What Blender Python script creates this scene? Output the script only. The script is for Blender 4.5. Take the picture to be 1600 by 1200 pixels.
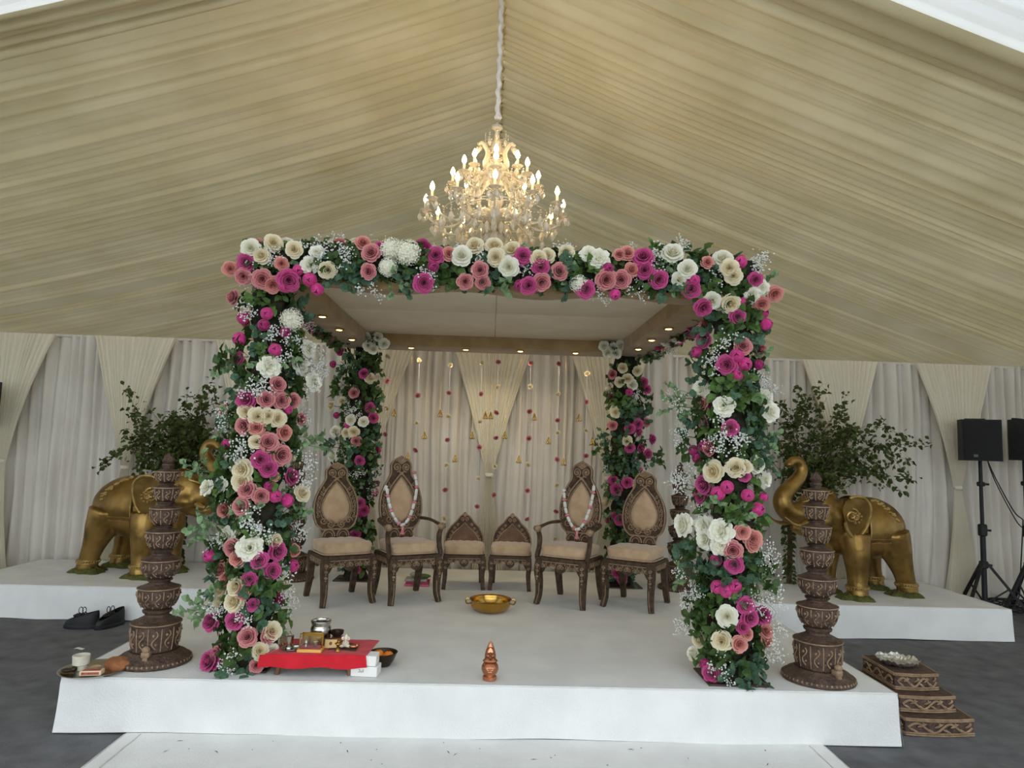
import bpy, bmesh, math, random
from math import sin, cos, pi, sqrt, atan2, radians
from mathutils import Vector, Matrix

for o in list(bpy.data.objects):
    bpy.data.objects.remove(o)
scene = bpy.context.scene
COL = scene.collection
RND = random.Random(7)

# ------------------------------------------------------------------ camera
F_PX, YAW, PITCH, ROLL = 1067.0, 0.0280, 0.0941, 0.0297
CAM = Vector((0, 0, 1.683))
_f = Vector((sin(YAW) * cos(PITCH), cos(YAW) * cos(PITCH), sin(PITCH)))
_r = Vector((cos(YAW), -sin(YAW), 0))
_u = _r.cross(_f)
AX_R = _r * cos(ROLL) + _u * sin(ROLL)
AX_U = _u * cos(ROLL) - _r * sin(ROLL)
cam_data = bpy.data.cameras.new('camera')
cam_data.sensor_fit = 'HORIZONTAL'
cam_data.sensor_width = 36.0
cam_data.lens = 36.0 * F_PX / 1600.0
cam_data.clip_end = 200
cam = bpy.data.objects.new('camera', cam_data)
COL.objects.link(cam)
cam.matrix_world = Matrix(((AX_R.x, AX_U.x, -_f.x, CAM.x), (AX_R.y, AX_U.y, -_f.y, CAM.y),
                           (AX_R.z, AX_U.z, -_f.z, CAM.z), (0, 0, 0, 1)))
scene.camera = cam

# ------------------------------------------------------------------ light
world = bpy.data.worlds.new('overcast_sky')
scene.world = world
world.use_nodes = True
wn = world.node_tree.nodes
wn['Background'].inputs['Color'].default_value = (0.87, 0.95, 1.0, 1)
wn['Background'].inputs['Strength'].default_value = 1.55
scene.view_settings.view_transform = 'Standard'
scene.view_settings.look = 'None'
scene.view_settings.gamma = 1.0
scene.view_settings.use_curve_mapping = False
scene.view_settings.exposure = 0.88
try:
    scene.cycles.max_bounces = 8
    scene.cycles.diffuse_bounces = 4
    scene.cycles.glossy_bounces = 3
    scene.cycles.transmission_bounces = 5
    scene.cycles.transparent_max_bounces = 12
    scene.cycles.sample_clamp_indirect = 6.0
except Exception:
    pass


def ray(px, py):
    return _f + AX_R * ((px - 800) / F_PX) - AX_U * ((py - 600) / F_PX)


def on_z(px, py, z=0.3):
    d = ray(px, py)
    return CAM + d * ((z - CAM.z) / d.z)


def on_y(px, py, y):
    d = ray(px, py)
    return CAM + d * (y / d.y)


# ------------------------------------------------------------------ helpers
def lin(c):
    return tuple(((v / 255) / 12.92 if v / 255 <= 0.04045 else ((v / 255 + 0.055) / 1.055) ** 2.4) for v in c)


def mat(name, c1, c2=None, rough=0.7, metal=0.0, nscale=8.0, bump=0.0, bscale=None, contrast=0.3,
        spec=0.4, sheen=0.0, transl=0.0, emit=None, estr=0.0, attr=None, attr_col=None, point=None, aniso=None,
        wave=None, coat=0.0, trans=0.0, alpha=None):
    m = bpy.data.materials.new(name)
    m.use_nodes = True
    nt = m.node_tree
    N, L = nt.nodes, nt.links
    b = N['Principled BSDF']
    b.inputs['Roughness'].default_value = rough
    b.inputs['Metallic'].default_value = metal
    b.inputs['Specular IOR Level'].default_value = spec
    b.inputs['Sheen Weight'].default_value = sheen
    b.inputs['Coat Weight'].default_value = coat
    b.inputs['Transmission Weight'].default_value = trans
    if alpha is not None:
        b.inputs['Alpha'].default_value = alpha
    a1 = lin(c1) + (1,)
    a2 = lin(c2 if c2 else c1) + (1,)
    tc = N.new('ShaderNodeTexCoord')
    mp = N.new('ShaderNodeMapping')
    if aniso:
        mp.inputs['Scale'].default_value = aniso
    L.new(tc.outputs['Object'], mp.inputs['Vector'])
    nz = N.new('ShaderNodeTexNoise')
    nz.inputs['Scale'].default_value = nscale
    nz.inputs['Detail'].default_value = 5
    L.new(mp.outputs['Vector'], nz.inputs['Vector'])
    cr = N.new('ShaderNodeValToRGB')
    cr.color_ramp.elements[0].position = 0.5 - contrast / 2
    cr.color_ramp.elements[1].position = 0.5 + contrast / 2
    cr.color_ramp.elements[0].color = a1
    cr.color_ramp.elements[1].color = a2
    L.new(nz.outputs['Fac'], cr.inputs['Fac'])
    col = cr.outputs['Color']
    if attr:
        at = N.new('ShaderNodeAttribute')
        at.attribute_name = attr
        mx = N.new('ShaderNodeMix')
        mx.data_type = 'RGBA'
        L.new(at.outputs['Fac'], mx.inputs['Factor'])
        L.new(col, mx.inputs['A'])
        mx.inputs['B'].default_value = lin(attr_col) + (1,)
        col = mx.outputs['Result']
    if point:
        ge = N.new('ShaderNodeNewGeometry')
        c2r = N.new('ShaderNodeValToRGB')
        c2r.color_ramp.elements[0].position = 0.5
        c2r.color_ramp.elements[1].position = 0.58
        L.new(ge.outputs['Pointiness'], c2r.inputs['Fac'])
        mx = N.new('ShaderNodeMix')
        mx.data_type = 'RGBA'
        L.new(c2r.outputs['Color'], mx.inputs['Factor'])
        L.new(col, mx.inputs['A'])
        mx.inputs['B'].default_value = lin(point) + (1,)
        col = mx.outputs['Result']
    L.new(col, b.inputs['Base Color'])
    if bump:
        bn = N.new('ShaderNodeTexNoise')
        bn.inputs['Scale'].default_value = bscale or nscale * 3
        bn.inputs['Detail'].default_value = 4
        L.new(mp.outputs['Vector'], bn.inputs['Vector'])
        bp = N.new('ShaderNodeBump')
        bp.inputs['Strength'].default_value = bump
        bp.inputs['Distance'].default_value = 0.02
        L.new(bn.outputs['Fac'], bp.inputs['Height'])
        L.new(bp.outputs['Normal'], b.inputs['Normal'])
    if emit:
        b.inputs['Emission Color'].default_value = lin(emit) + (1,)
        b.inputs['Emission Strength'].default_value = estr
    if transl:
        out = N['Material Output']
        tr = N.new('ShaderNodeBsdfTranslucent')
        L.new(col, tr.inputs['Color'])
        ms = N.new('ShaderNodeMixShader')
        ms.inputs['Fac'].default_value = transl
        L.new(b.outputs['BSDF'], ms.inputs[1])
        L.new(tr.outputs['BSDF'], ms.inputs[2])
        L.new(ms.outputs['Shader'], out.inputs['Surface'])
    return m


class MB:
    """collects shapes, then links them as one mesh object"""

    def __init__(self):
        self.v, self.f, self.a = [], [], {}

    def add(self, vs, fs):
        n = len(self.v)
        self.v += [Vector(p) for p in vs]
        self.f += [tuple(i + n for i in f) for f in fs]
        return n

    def box(self, c, s, rz=0.0, rx=0.0, taper=1.0):
        hx, hy, hz = s[0] / 2, s[1] / 2, s[2] / 2
        M = Matrix.Translation(c) @ Matrix.Rotation(rz, 4, 'Z') @ Matrix.Rotation(rx, 4, 'X')
        vs = []
        for z, t in ((-hz, 1.0), (hz, taper)):
            for x, y in ((-hx, -hy), (hx, -hy), (hx, hy), (-hx, hy)):
                vs.append(M @ Vector((x * t, y * t, z)))
        self.add(vs, [(3, 2, 1, 0), (4, 5, 6, 7), (0, 1, 5, 4), (1, 2, 6, 5), (2, 3, 7, 6), (3, 0, 4, 7)])
        return self

    def rbox(self, c, s, r=0.02, seg=3, M=None):
        """box with rounded edges (superellipsoid-like grid)"""
        bm = bmesh.new()
        bmesh.ops.create_cube(bm, size=1.0)
        bmesh.ops.scale(bm, vec=s, verts=bm.verts)
        bmesh.ops.bevel(bm, geom=bm.edges[:], offset=r, segments=seg, affect='EDGES', profile=0.5)
        T = Matrix.Translation(c)
        if M:
            T = M @ T
        bm.verts.index_update()
        self.add([T @ v.co for v in bm.verts], [tuple(v.index for v in f.verts) for f in bm.faces])
        bm.free()
        return self

    def tube(self, pts, rad, n=8, cap=True, flat=1.0, up=None):
        pts = [Vector(p) for p in pts]
        k = len(pts)
        rs = rad if isinstance(rad, (list, tuple)) else [rad] * k
        t0 = (pts[1] - pts[0]).normalized()
        ref = Vector(up) if up else (Vector((0, 0, 1)) if abs(t0.z) < 0.9 else Vector((1, 0, 0)))
        nrm = (ref - t0 * ref.dot(t0)).normalized()
        vs, fs = [], []
        for i in range(k):
            if i == 0:
                t = pts[1] - pts[0]
            elif i == k - 1:
                t = pts[-1] - pts[-2]
            else:
                t = pts[i + 1] - pts[i - 1]
            if t.length < 1e-9:
                t = Vector((0, 0, 1))
            t.normalize()
            nn = nrm - t * nrm.dot(t)
            if nn.length > 1e-6:
                nrm = nn.normalized()
            bn = t.cross(nrm)
            for j in range(n):
                a = 2 * pi * j / n + (pi / 4 if n == 4 else 0)
                vs.append(pts[i] + (nrm * cos(a) * flat + bn * sin(a)) * rs[i])
        for i in range(k - 1):
            for j in range(n):
                fs.append((i * n + j, i * n + (j + 1) % n, (i + 1) * n + (j + 1) % n, (i + 1) * n + j))
        if cap:
            fs.append(tuple(range(n - 1, -1, -1)))
            fs.append(tuple((k - 1) * n + j for j in range(n)))
        self.add(vs, fs)
        return self

    def lathe(self, prof, n=24, c=(0, 0, 0), sx=1.0, sy=1.0, M=None):
        c = Vector(c)
        vs, fs = [], []
        k = len(prof)
        for r, z in prof:
            for j in range(n):
                a = 2 * pi * j / n
                p = Vector((r * cos(a) * sx, r * sin(a) * sy, z))
                vs.append(c + (M @ p if M else p))
        for i in range(k - 1):
            for j in range(n):
                fs.append((i * n + j, i * n + (j + 1) % n, (i + 1) * n + (j + 1) % n, (i + 1) * n + j))
        if prof[0][0] > 1e-4:
            fs.append(tuple(range(n - 1, -1, -1)))
        if prof[-1][0] > 1e-4:
            fs.append(tuple((k - 1) * n + j for j in range(n)))
        self.add(vs, fs)
        return self

    def ball(self, c, r, nu=8, nv=5, M=None):
        if not isinstance(r, (tuple, list)):
            r = (r, r, r)
        c = Vector(c)
        vs, fs = [], []
        pts = [(0, 0, -1)]
        for i in range(1, nv):
            t = pi * i / nv
            for j in range(nu):
                a = 2 * pi * j / nu
                pts.append((sin(t) * cos(a), sin(t) * sin(a), -cos(t)))
        pts.append((0, 0, 1))
        for p in pts:
            q = Vector((p[0] * r[0], p[1] * r[1], p[2] * r[2]))
            vs.append(c + (M @ q if M else q))
        for j in range(nu):
            fs.append((0, 1 + (j + 1) % nu, 1 + j))
        for i in range(nv - 2):
            for j in range(nu):
                a, b2 = 1 + i * nu, 1 + (i + 1) * nu
                fs.append((a + j, a + (j + 1) % nu, b2 + (j + 1) % nu, b2 + j))
        e = len(pts) - 1
        a = 1 + (nv - 2) * nu
        for j in range(nu):
            fs.append((a + j, a + (j + 1) % nu, e))
        self.add(vs, fs)
        return self

    def grid(self, fn, nu, nv, closed=False):
        vs = [fn(i / nu, j / nv) for j in range(nv + 1) for i in range(nu + 1)]
        w = nu + 1
        fs = [(j * w + i, j * w + i + 1, (j + 1) * w + i + 1, (j + 1) * w + i) for j in range(nv) for i in range(nu)]
        self.add(vs, fs)
        return self

    def prism(self, outline, d0, d1, M=None, plane='xz'):
        """closed outline in x,z extruded along y from d0 to d1"""
        n = len(outline)
        vs = []
        for d in (d0, d1):
            for p in outline:
                q = Vector((p[0], d, p[1])) if plane == 'xz' else Vector((p[0], p[1], d))
                vs.append(M @ q if M else q)
        fs = [tuple(range(n)), tuple(range(2 * n - 1, n - 1, -1))]
        for i in range(n):
            j = (i + 1) % n
            fs.append((i, i + n, j + n, j))
        self.add(vs, fs)
        return self

    def ring(self, outer, inner, d0, d1, M=None):
        """frame between two outlines of equal count, in x,z, from y d0 to d1"""
        n = len(outer)
        vs = []
        for d, loop in ((d0, outer), (d0, inner), (d1, outer), (d1, inner)):
            for p in loop:
                q = Vector((p[0], d, p[1]))
                vs.append(M @ q if M else q)
        fs = []
        for i in range(n):
            j = (i + 1) % n
            fs += [(i, n + i, n + j, j), (2 * n + i, 2 * n + j, 3 * n + j, 3 * n + i),
                   (i, j, 2 * n + j, 2 * n + i), (n + i, 3 * n + i, 3 * n + j, n + j)]
        self.add(vs, fs)
        return self

    def mesh(self, name, m=None, smooth=True, angle=None):
        me = bpy.data.meshes.new(name)
        me.from_pydata([tuple(p) for p in self.v], [], self.f)
        for k, vals in self.a.items():
            at = me.attributes.new(k, 'FLOAT', 'POINT')
            at.data.foreach_set('value', vals)
        me.validate()
        bm = bmesh.new()
        bm.from_mesh(me)
        bmesh.ops.recalc_face_normals(bm, faces=bm.faces)
        bm.to_mesh(me)
        bm.free()
        if m:
            me.materials.append(m)
        me.polygons.foreach_set('use_smooth', [smooth] * len(me.polygons))
        if smooth and angle:
            try:
                me.set_sharp_from_angle(angle=radians(angle))
            except Exception:
                pass
        me.update()
        return me

    def build(self, name, m, parent=None, smooth=True, angle=40):
        return link(name, self.mesh(name, m, smooth, angle), parent)


def link(name, me, parent=None, M=None):
    o = bpy.data.objects.new(name, me)
    COL.objects.link(o)
    if parent:
        o.parent = parent
    if M is not None:
        o.matrix_local = M
    return o


def tag(o, label=None, cat=None, group=None, kind=None):
    if label:
        o['label'] = label
    if cat:
        o['category'] = cat
    if group:
        o['group'] = group
    if kind:
        o['kind'] = kind
    return o


def thing(name, loc, label, cat, rz=0.0, group=None):
    o = bpy.data.objects.new(name, None)
    o.empty_display_size = 0.1
    COL.objects.link(o)
    o.location = loc
    o.rotation_euler = (0, 0, rz)
    return tag(o, label, cat, group)


def copy_tree(o, parent=None):
    c = o.copy()
    COL.objects.link(c)
    c.parent = parent
    for ch in list(o.children):
        copy_tree(ch, c)
    return c


def align(P, n, size=1.0, roll=None, rng=RND):
    n = Vector(n).normalized()
    q = n.to_track_quat('Z', 'Y')
    a = rng.uniform(0, 2 * pi) if roll is None else roll
    s = size if isinstance(size, (tuple, list)) else (size, size, size)
    return Matrix.Translation(P) @ q.to_matrix().to_4x4() @ Matrix.Rotation(a, 4, 'Z') @ Matrix.Diagonal((s[0], s[1], s[2], 1))


def spline(pts, n=24):
    """Catmull-Rom through pts"""
    P = [Vector(p) for p in pts]
    P = [P[0] * 2 - P[1]] + P + [P[-1] * 2 - P[-2]]
    out = []
    m = len(P) - 3
    for i in range(n + 1):
        t = i / n * m
        k = min(int(t), m - 1)
        t -= k
        a, b, c, d = P[k:k + 4]
        out.append(0.5 * ((2 * b) + (c - a) * t + (2 * a - 5 * b + 4 * c - d) * t * t + (3 * b - a - 3 * c + d) * t ** 3))
    return out


def spiral(c, r0, turns, n=16, start=0.0, sgn=1, shrink=0.12, y=0.0):
    out = []
    for i in range(n + 1):
        t = i / n
        r = r0 * (1 - t * (1 - shrink))
        a = start + sgn * 2 * pi * turns * t
        out.append(Vector((c[0] + r * cos(a), y, c[1] + r * sin(a))))
    return out


# ------------------------------------------------------------------ materials
M = {}
M['carpet'] = mat('dark grey event carpet', (92, 92, 94), (128, 128, 130), rough=0.95, nscale=6, contrast=0.6, bump=0.6, bscale=140, spec=0.1)
M['stage'] = mat('white stage carpet', (222, 222, 220), (232, 232, 230), rough=0.95, nscale=3, bump=0.25, bscale=90, spec=0.1)
M['runner'] = mat('white aisle carpet', (226, 226, 224), (236, 236, 234), rough=0.95, nscale=3, bump=0.25, bscale=90, spec=0.1)
M['lining'] = mat('cream pleated lining', (200, 186, 148), (214, 201, 166), rough=0.85, nscale=1.2, spec=0.15, transl=0.10, bump=0.1, bscale=60)
M['white_lining'] = mat('white roof lining', (240, 240, 238), (246, 246, 246), rough=0.85, nscale=1.0, spec=0.15, transl=0.22)
M['drape'] = mat('white wall drape', (222, 214, 203), (232, 226, 216), rough=0.9, nscale=2, spec=0.1, transl=0.15)
M['swag'] = mat('cream swag voile', (230, 222, 200), (237, 230, 211), rough=0.9, nscale=2, spec=0.1, transl=0.15)
M['side_wall'] = mat('white tent side sheet', (225, 225, 222), (235, 235, 233), rough=0.8, nscale=1, spec=0.2, transl=0.3)
M['gold_cloth'] = mat('gold satin beam wrap', (140, 110, 64), (162, 132, 84), rough=0.55, nscale=6, spec=0.4, sheen=0.2, bump=0.1, bscale=30)
M['canopy'] = mat('ivory canopy panel', (226, 211, 186), (234, 221, 198), rough=0.85, nscale=3, spec=0.1)
M['wood'] = mat('carved antique wood', (48, 34, 23), (92, 69, 49), rough=0.55, nscale=22, contrast=0.45, bump=0.8, bscale=60)
M['lampwood'] = mat('carved dark wood', (56, 41, 33), (100, 78, 65), rough=0.55, nscale=20, contrast=0.45, bump=0.7, bscale=55)
M['relief'] = mat('worn carved relief', (124, 98, 73), (172, 146, 117), rough=0.6, nscale=30, contrast=0.5, bump=0.3, bscale=80)
M['velvet'] = mat('beige velvet upholstery', (176, 146, 114), (204, 176, 144), rough=0.9, nscale=9, contrast=0.5, sheen=0.4, bump=0.15, bscale=70, spec=0.2)
M['gold'] = mat('antique gold paint', (104, 78, 36), (174, 140, 80), rough=0.35, metal=0.85, nscale=6, contrast=0.5, bump=0.15, bscale=20)
M['gold_hi'] = mat('bright gold relief', (164, 132, 74), (192, 162, 104), rough=0.38, metal=0.85, nscale=20)
M['moss'] = mat('green moss', (62, 66, 26), (108, 108, 52), rough=0.95, nscale=30, contrast=0.6, bump=1.0, bscale=60)
M['brass'] = mat('polished brass', (176, 136, 62), (196, 156, 80), rough=0.22, metal=1.0, nscale=10)
M['copper'] = mat('copper', (178, 116, 84), (206, 146, 112), rough=0.25, metal=0.9, nscale=14)
M['steel'] = mat('stainless steel', (170, 165, 158), (188, 184, 178), rough=0.2, metal=1.0, nscale=10)
M['foil'] = mat('silver foil', (215, 215, 215), (240, 240, 240), rough=0.28, metal=0.9, nscale=12, bump=0.8, bscale=30)
M['red'] = mat('red cloth', (190, 14, 32), (206, 22, 42), rough=0.85, nscale=12, bump=0.2, bscale=80, sheen=0.2)
M['black'] = mat('black plastic', (24, 24, 26), (32, 32, 34), rough=0.6, nscale=20, bump=0.2, bscale=200)
M['grille'] = mat('black speaker grille', (26, 26, 28), (38, 38, 40), rough=0.7, nscale=200, contrast=0.2, bump=0.6, bscale=400)
M['shoe'] = mat('black shoe leather', (20, 22, 22), (30, 32, 32), rough=0.55, nscale=20)
M['white'] = mat('white plastic', (236, 234, 228), rough=0.5)
M['paper'] = mat('white card', (238, 236, 232), rough=0.8)
M['ink'] = mat('grey ink', (100, 96, 96), rough=0.8)
M['orange'] = mat('orange peel', (232, 120, 30), (240, 140, 44), rough=0.5, nscale=30, bump=0.2, bscale=120)
M['brown_cloth'] = mat('brown cloth', (132, 82, 48), (154, 100, 62), rough=0.9, nscale=16, bump=0.4, bscale=50)
M['dark'] = mat('dark bronze', (52, 42, 34), (70, 58, 46), rough=0.35, metal=0.6, nscale=20)
M['darkbase'] = mat('dark steel plate', (58, 44, 40), (74, 58, 52), rough=0.5, nscale=8)
M['glass'] = mat('clear crystal', (245, 240, 228), rough=0.05, spec=0.9, trans=0.55, coat=0.5)
M['candle'] = mat('candle sleeve', (240, 228, 200), rough=0.5, emit=(255, 205, 130), estr=0.3)
M['bulb'] = mat('warm candle bulb', (255, 230, 180), rough=0.3, emit=(255, 214, 140), estr=22.0)
M['spot'] = mat('warm spot lens', (255, 236, 180), rough=0.3, emit=(255, 220, 130), estr=9.0)
M['cord'] = mat('white fabric cord cover', (228, 228, 228), (242, 242, 242), rough=0.9, nscale=20, bump=0.5, bscale=40)
M['core'] = mat('dark moss core', (26, 28, 16), (48, 46, 28), rough=0.95, nscale=30, bump=1.0, bscale=50)
M['stem'] = mat('green stem', (70, 84, 48), (92, 104, 62), rough=0.8, nscale=20)
M['bark'] = mat('brown bark', (64, 50, 36), (92, 74, 54), rough=0.9, nscale=30, bump=0.6, bscale=60)


def leafmat(name, a, b, rim=None):
    return mat(name, a, b, rough=0.55, nscale=9, contrast=0.6, transl=0.2, spec=0.35)


M['leaf_dark'] = leafmat('dark green leaf', (42, 64, 30), (84, 110, 54))
M['leaf_mid'] = leafmat('mid green leaf', (70, 100, 46), (108, 138, 70))
M['leaf_euc'] = leafmat('blue green eucalyptus leaf', (50, 80, 60), (108, 140, 110))
M['leaf_pale'] = leafmat('pale green leaf', (110, 140, 98), (150, 176, 130))
M['leaf_tree'] = leafmat('deep green tree leaf', (48, 62, 24), (88, 102, 48))


def petalmat(name, inner, rim, outer=None):
    return mat(name, inner, outer or inner, rough=0.65, nscale=6, attr='rim', attr_col=rim, transl=0.2, spec=0.25, sheen=0.15)


M['magenta'] = petalmat('magenta petal', (142, 18, 80), (222, 100, 160), (170, 34, 102))
M['dusty'] = petalmat('dusty pink petal', (146, 40, 64), (236, 166, 164), (178, 70, 90))
M['peach'] = petalmat('peach pink petal', (188, 84, 84), (238, 176, 162), (206, 110, 104))
M['cream'] = petalmat('cream petal', (226, 206, 152), (246, 238, 212), (236, 220, 176))
M['ivory'] = petalmat('ivory white petal', (232, 228, 196), (248, 246, 234), (240, 238, 214))
M['hotpink'] = petalmat('hot pink petal', (206, 40, 124), (236, 110, 170), (220, 62, 142))
M['gyp'] = mat("baby's breath blossom", (240, 240, 232), (248, 248, 244), rough=0.8, transl=0.2)

# ------------------------------------------------------------------ the tent
STAGE_Z = 0.30
fl = MB()
fl.box((0, 4, -0.05), (40, 44, 0.1))
tag(fl.build('floor', M['carpet'], smooth=False), kind='structure')


def pleat_noise(y0, y1, step, wmin, wmax, amin, amax, rng):
    """1-D profile of hanging or stretched pleats"""
    n = int((y1 - y0) / step) + 2
    h = [0.0] * n
    y = y0
    while y < y1:
        w = rng.uniform(wmin, wmax)
        a = rng.uniform(amin, amax)
        k = rng.uniform(0.3, 0.7)
        i0, i1 = int((y - y0) / step), int((y + w - y0) / step)
        for i in range(max(i0, 0), min(i1 + 1, n)):
            t = min(max((y0 + i * step - y) / w, 0), 1)
            s = t / k if t < k else (1 - t) / (1 - k)
            h[i] = a * (sin(pi / 2 * s) ** 0.75 if s > 0 else 0)
        y += w
    return h


def roof_z(x):
    if x < 0:
        return 5.8 - 0.37 * abs(x) + 0.010 * x * x
    return 5.8 - 0.39 * x + 0.004 * x * x


def ceiling(name, sgn, y0, y1, m, amp=1.0, seed=1, band_y=10.5, dz=0.0):
    rng = random.Random(seed)
    step = 0.013
    hA = pleat_noise(y0, y1, step, 0.07, 0.20, 0.03, 0.10, rng)
    hB = pleat_noise(y0, y1, step, 0.07, 0.22, 0.03, 0.11, rng)
    hC = pleat_noise(y0, y1, step, 0.5, 1.2, 0.0, 0.025, rng)
    n = int((y1 - y0) / step)
    nx = 30
    X = 10.5 if sgn < 0 else 9.2

    def samp(h, y):
        t = (y - y0) / step
        i = min(max(int(t), 0), len(h) - 2)
        return h[i] + (h[i + 1] - h[i]) * (t - i)

    vs, fs = [], []
    for i in range(n + 1):
        y = y0 + i * step
        band = 1.0 if abs(y - band_y) > 0.2 else 0.0
        for j in range(nx + 1):
            s = j / nx
            x = sgn * X * s
            drift = 0.12 * sin(s * 2.2 + 0.4 * y) * s
            mixf = 0.5 - 0.5 * cos(pi * s)
            d = samp(hA, y + drift) * (1 - mixf) + samp(hB, y + drift * 0.6) * mixf + samp(hC, y + drift)
            end = 0.35 + 0.65 * min(1.0, s * 6)
            z = roof_z(x) - (d * amp * end) * band - (0 if band else 0.05) + dz
            vs.append((x, y, z))
    w = nx + 1
    for i in range(n):
        for j in range(nx):
            fs.append((i * w + j, i * w + j + 1, (i + 1) * w + j + 1, (i + 1) * w + j))
    mb = MB()
    mb.add(vs, fs)
    return tag(mb.build(name, m, angle=None), kind='structure')


ceiling('ceiling_left', -1, 4.60, 18.0, M['lining'], seed=3)
ceiling('ceiling_right', 1, 4.27, 18.0, M['lining'], seed=5, band_y=9.6)
ceiling('ceiling_front_left', -1, -4.0, 5.0, M['white_lining'], amp=0.6, seed=8, dz=0.04)
ceiling('ceiling_front_right', 1, -4.0, 4.7, M['white_lining'], amp=0.6, seed=9, dz=0.04)
# ridge trim hiding the seam, gable and side sheets
tr = MB()
tr.tube([(0, -4, 5.81), (0, 18, 5.81)], 0.03, 8)
tag(tr.build('trim_1', M['lining']), kind='structure')
gb = MB()
gb.prism([(-10.5, 0), (9.2, 0), (9.2, roof_z(9.2)), (0, 5.85), (-10.5, roof_z(-10.5))], 18.0, 18.05)
tag(gb.build('wall_gable', M['lining'], smooth=False), kind='structure')
for s, nm in ((-1, 'wall_left'), (1, 'wall_right')):
    w = MB()
    hp = pleat_noise(-4, 18, 0.05, 0.2, 0.5, 0.02, 0.07, random.Random(11 + s))
    xw = 10.5 if s < 0 else 9.2
    zt = roof_z(xw * s) + 0.05

    def wf(u, v, s=s, hp=hp, zt=zt, xw=xw):
        y = -4 + 22 * u
        return Vector((s * (xw - hp[min(int(u * 400), len(hp) - 1)]), y, zt * v))
    w.grid(wf, 400, 3)
    tag(w.build(nm, M['side_wall'], angle=None), kind='structure')

# back drape wall: fixed pleats, top rail
WALL_Y = 8.2
WTOP = 2.86


def drape_wall():
    rng = random.Random(21)
    step = 0.011
    x0, x1 = -9.0, 9.0
    h1 = pleat_noise(x0, x1, step, 0.06, 0.16, 0.05, 0.13, rng)
    h2 = pleat_noise(x0, x1, step, 0.08, 0.22, 0.05, 0.15, rng)
    n = int((x1 - x0) / step)
    nz = 12
    vs, fs = [], []
    for j in range(nz + 1):
        t = j / nz
        for i in range(n + 1):
            x = x0 + i * step
            sway = 0.05 * sin(x * 1.7 + 3 * t) * (1 - t) + 0.03 * sin(x * 5.1 + 5 * t) * (1 - t)
            k = min(max(int((x + sway - x0) / step), 0), len(h1) - 1)
            d = h1[k] * t + h2[k] * (1 - t)
            vs.append((x, WALL_Y - d, WTOP * t))
    w = n + 1
    for j in range(nz):
        for i in range(n):
            fs.append((j * w + i, j * w + i + 1, (j + 1) * w + i + 1, (j + 1) * w + i))
    mb = MB()
    mb.add(vs, fs)
    o = tag(mb.build('wall_back', M['drape'], angle=None), kind='structure')
    r = MB()
    r.tube([(x0, WALL_Y - 0.05, WTOP - 0.005), (x1, WALL_Y - 0.05, WTOP - 0.005)], 0.018, 8)
    tag(r.build('trim_2', M['drape']), kind='structure')
    # opaque backing behind the drape
    b = MB()
    b.box((0, WALL_Y + 0.06, WTOP / 2), (18.0, 0.02, WTOP))
    tag(b.build('wall_backing', M['side_wall'], smooth=False), kind='structure')


drape_wall()

# ------------------------------------------------------------------ cream swags on the back wall
SWAG_POS = ['at the far left beside the loudspeaker edge', 'behind the left golden elephant and its plant',
            'just left of the front left flower column', 'behind the back left flower column',
            'in the middle behind the two low chairs', 'behind the back right flower column',
            'just left of the right leafy plant', 'behind the right leafy plant and elephant',
            'behind the right loudspeaker on its tripod', 'at the far right edge of the photo']


def swag(xc, label, seed):
    rng = random.Random(seed)
    t = thing('curtain_swag', (xc, WALL_Y - 0.17, 0.0), label, 'curtain', group='cream swags on the white back wall')
    ZT = 1.37 + rng.uniform(-0.03, 0.03)
    npl = 17
    ph = [rng.uniform(0.6, 1.4) for _ in range(npl)]
    tot = sum(ph)
    edges = [0]
    for p in ph:
        edges.append(edges[-1] + p / tot)

    def pl(u):
        for i in range(npl):
            if u <= edges[i + 1] + 1e-9:
                s = (u - edges[i]) / (edges[i + 1] - edges[i])
                return sin(pi * s) ** 0.8 if 0 < s < 1 else 0.0
        return 0.0

    def up(u, v):
        k = v ** 1.15
        w = 0.09 + 0.84 * k
        x = (u - 0.5) * w
        bulge = 0.05 * sin(pi * v)
        return Vector((x, -0.02 - bulge - pl(u) * (0.018 + 0.022 * v), ZT + (WTOP - 0.015 - ZT) * v - 0.02 * (1 - v) * abs(u - 0.5)))

    def dn(u, v):
        w = 0.08 + 0.36 * v ** 1.2
        x = (u - 0.5) * w + 0.03 * v * sin(seed)
        return Vector((x, -0.02 - pl(u) * (0.02 + 0.05 * v) - 0.03 * sin(pi * v), ZT * (1 - v) + 0.01))
    a = MB()
    a.grid(up, npl * 8, 22)
    a.build('gathered_top', M['swag'], t, angle=None)
    b = MB()
    b.grid(dn, npl * 8, 16)
    b.build('hanging_tail', M['swag'], t, angle=None)
    c = MB()
    c.lathe([(0.044, -0.02), (0.054, 0), (0.044, 0.02)], 14, (0, -0.035, ZT), 1.0, 0.7)
    c.build('tie_band', M['swag'], t)


for k, ps in enumerate(SWAG_POS):
    swag(-5.56 + 1.387 * k, 'cream gathered curtain swag ' + ps, 30 + k)

# ------------------------------------------------------------------ stage and platforms
SY0, SY1, SX0, SX1 = 4.13, 7.93, -2.42, 2.46


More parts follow.
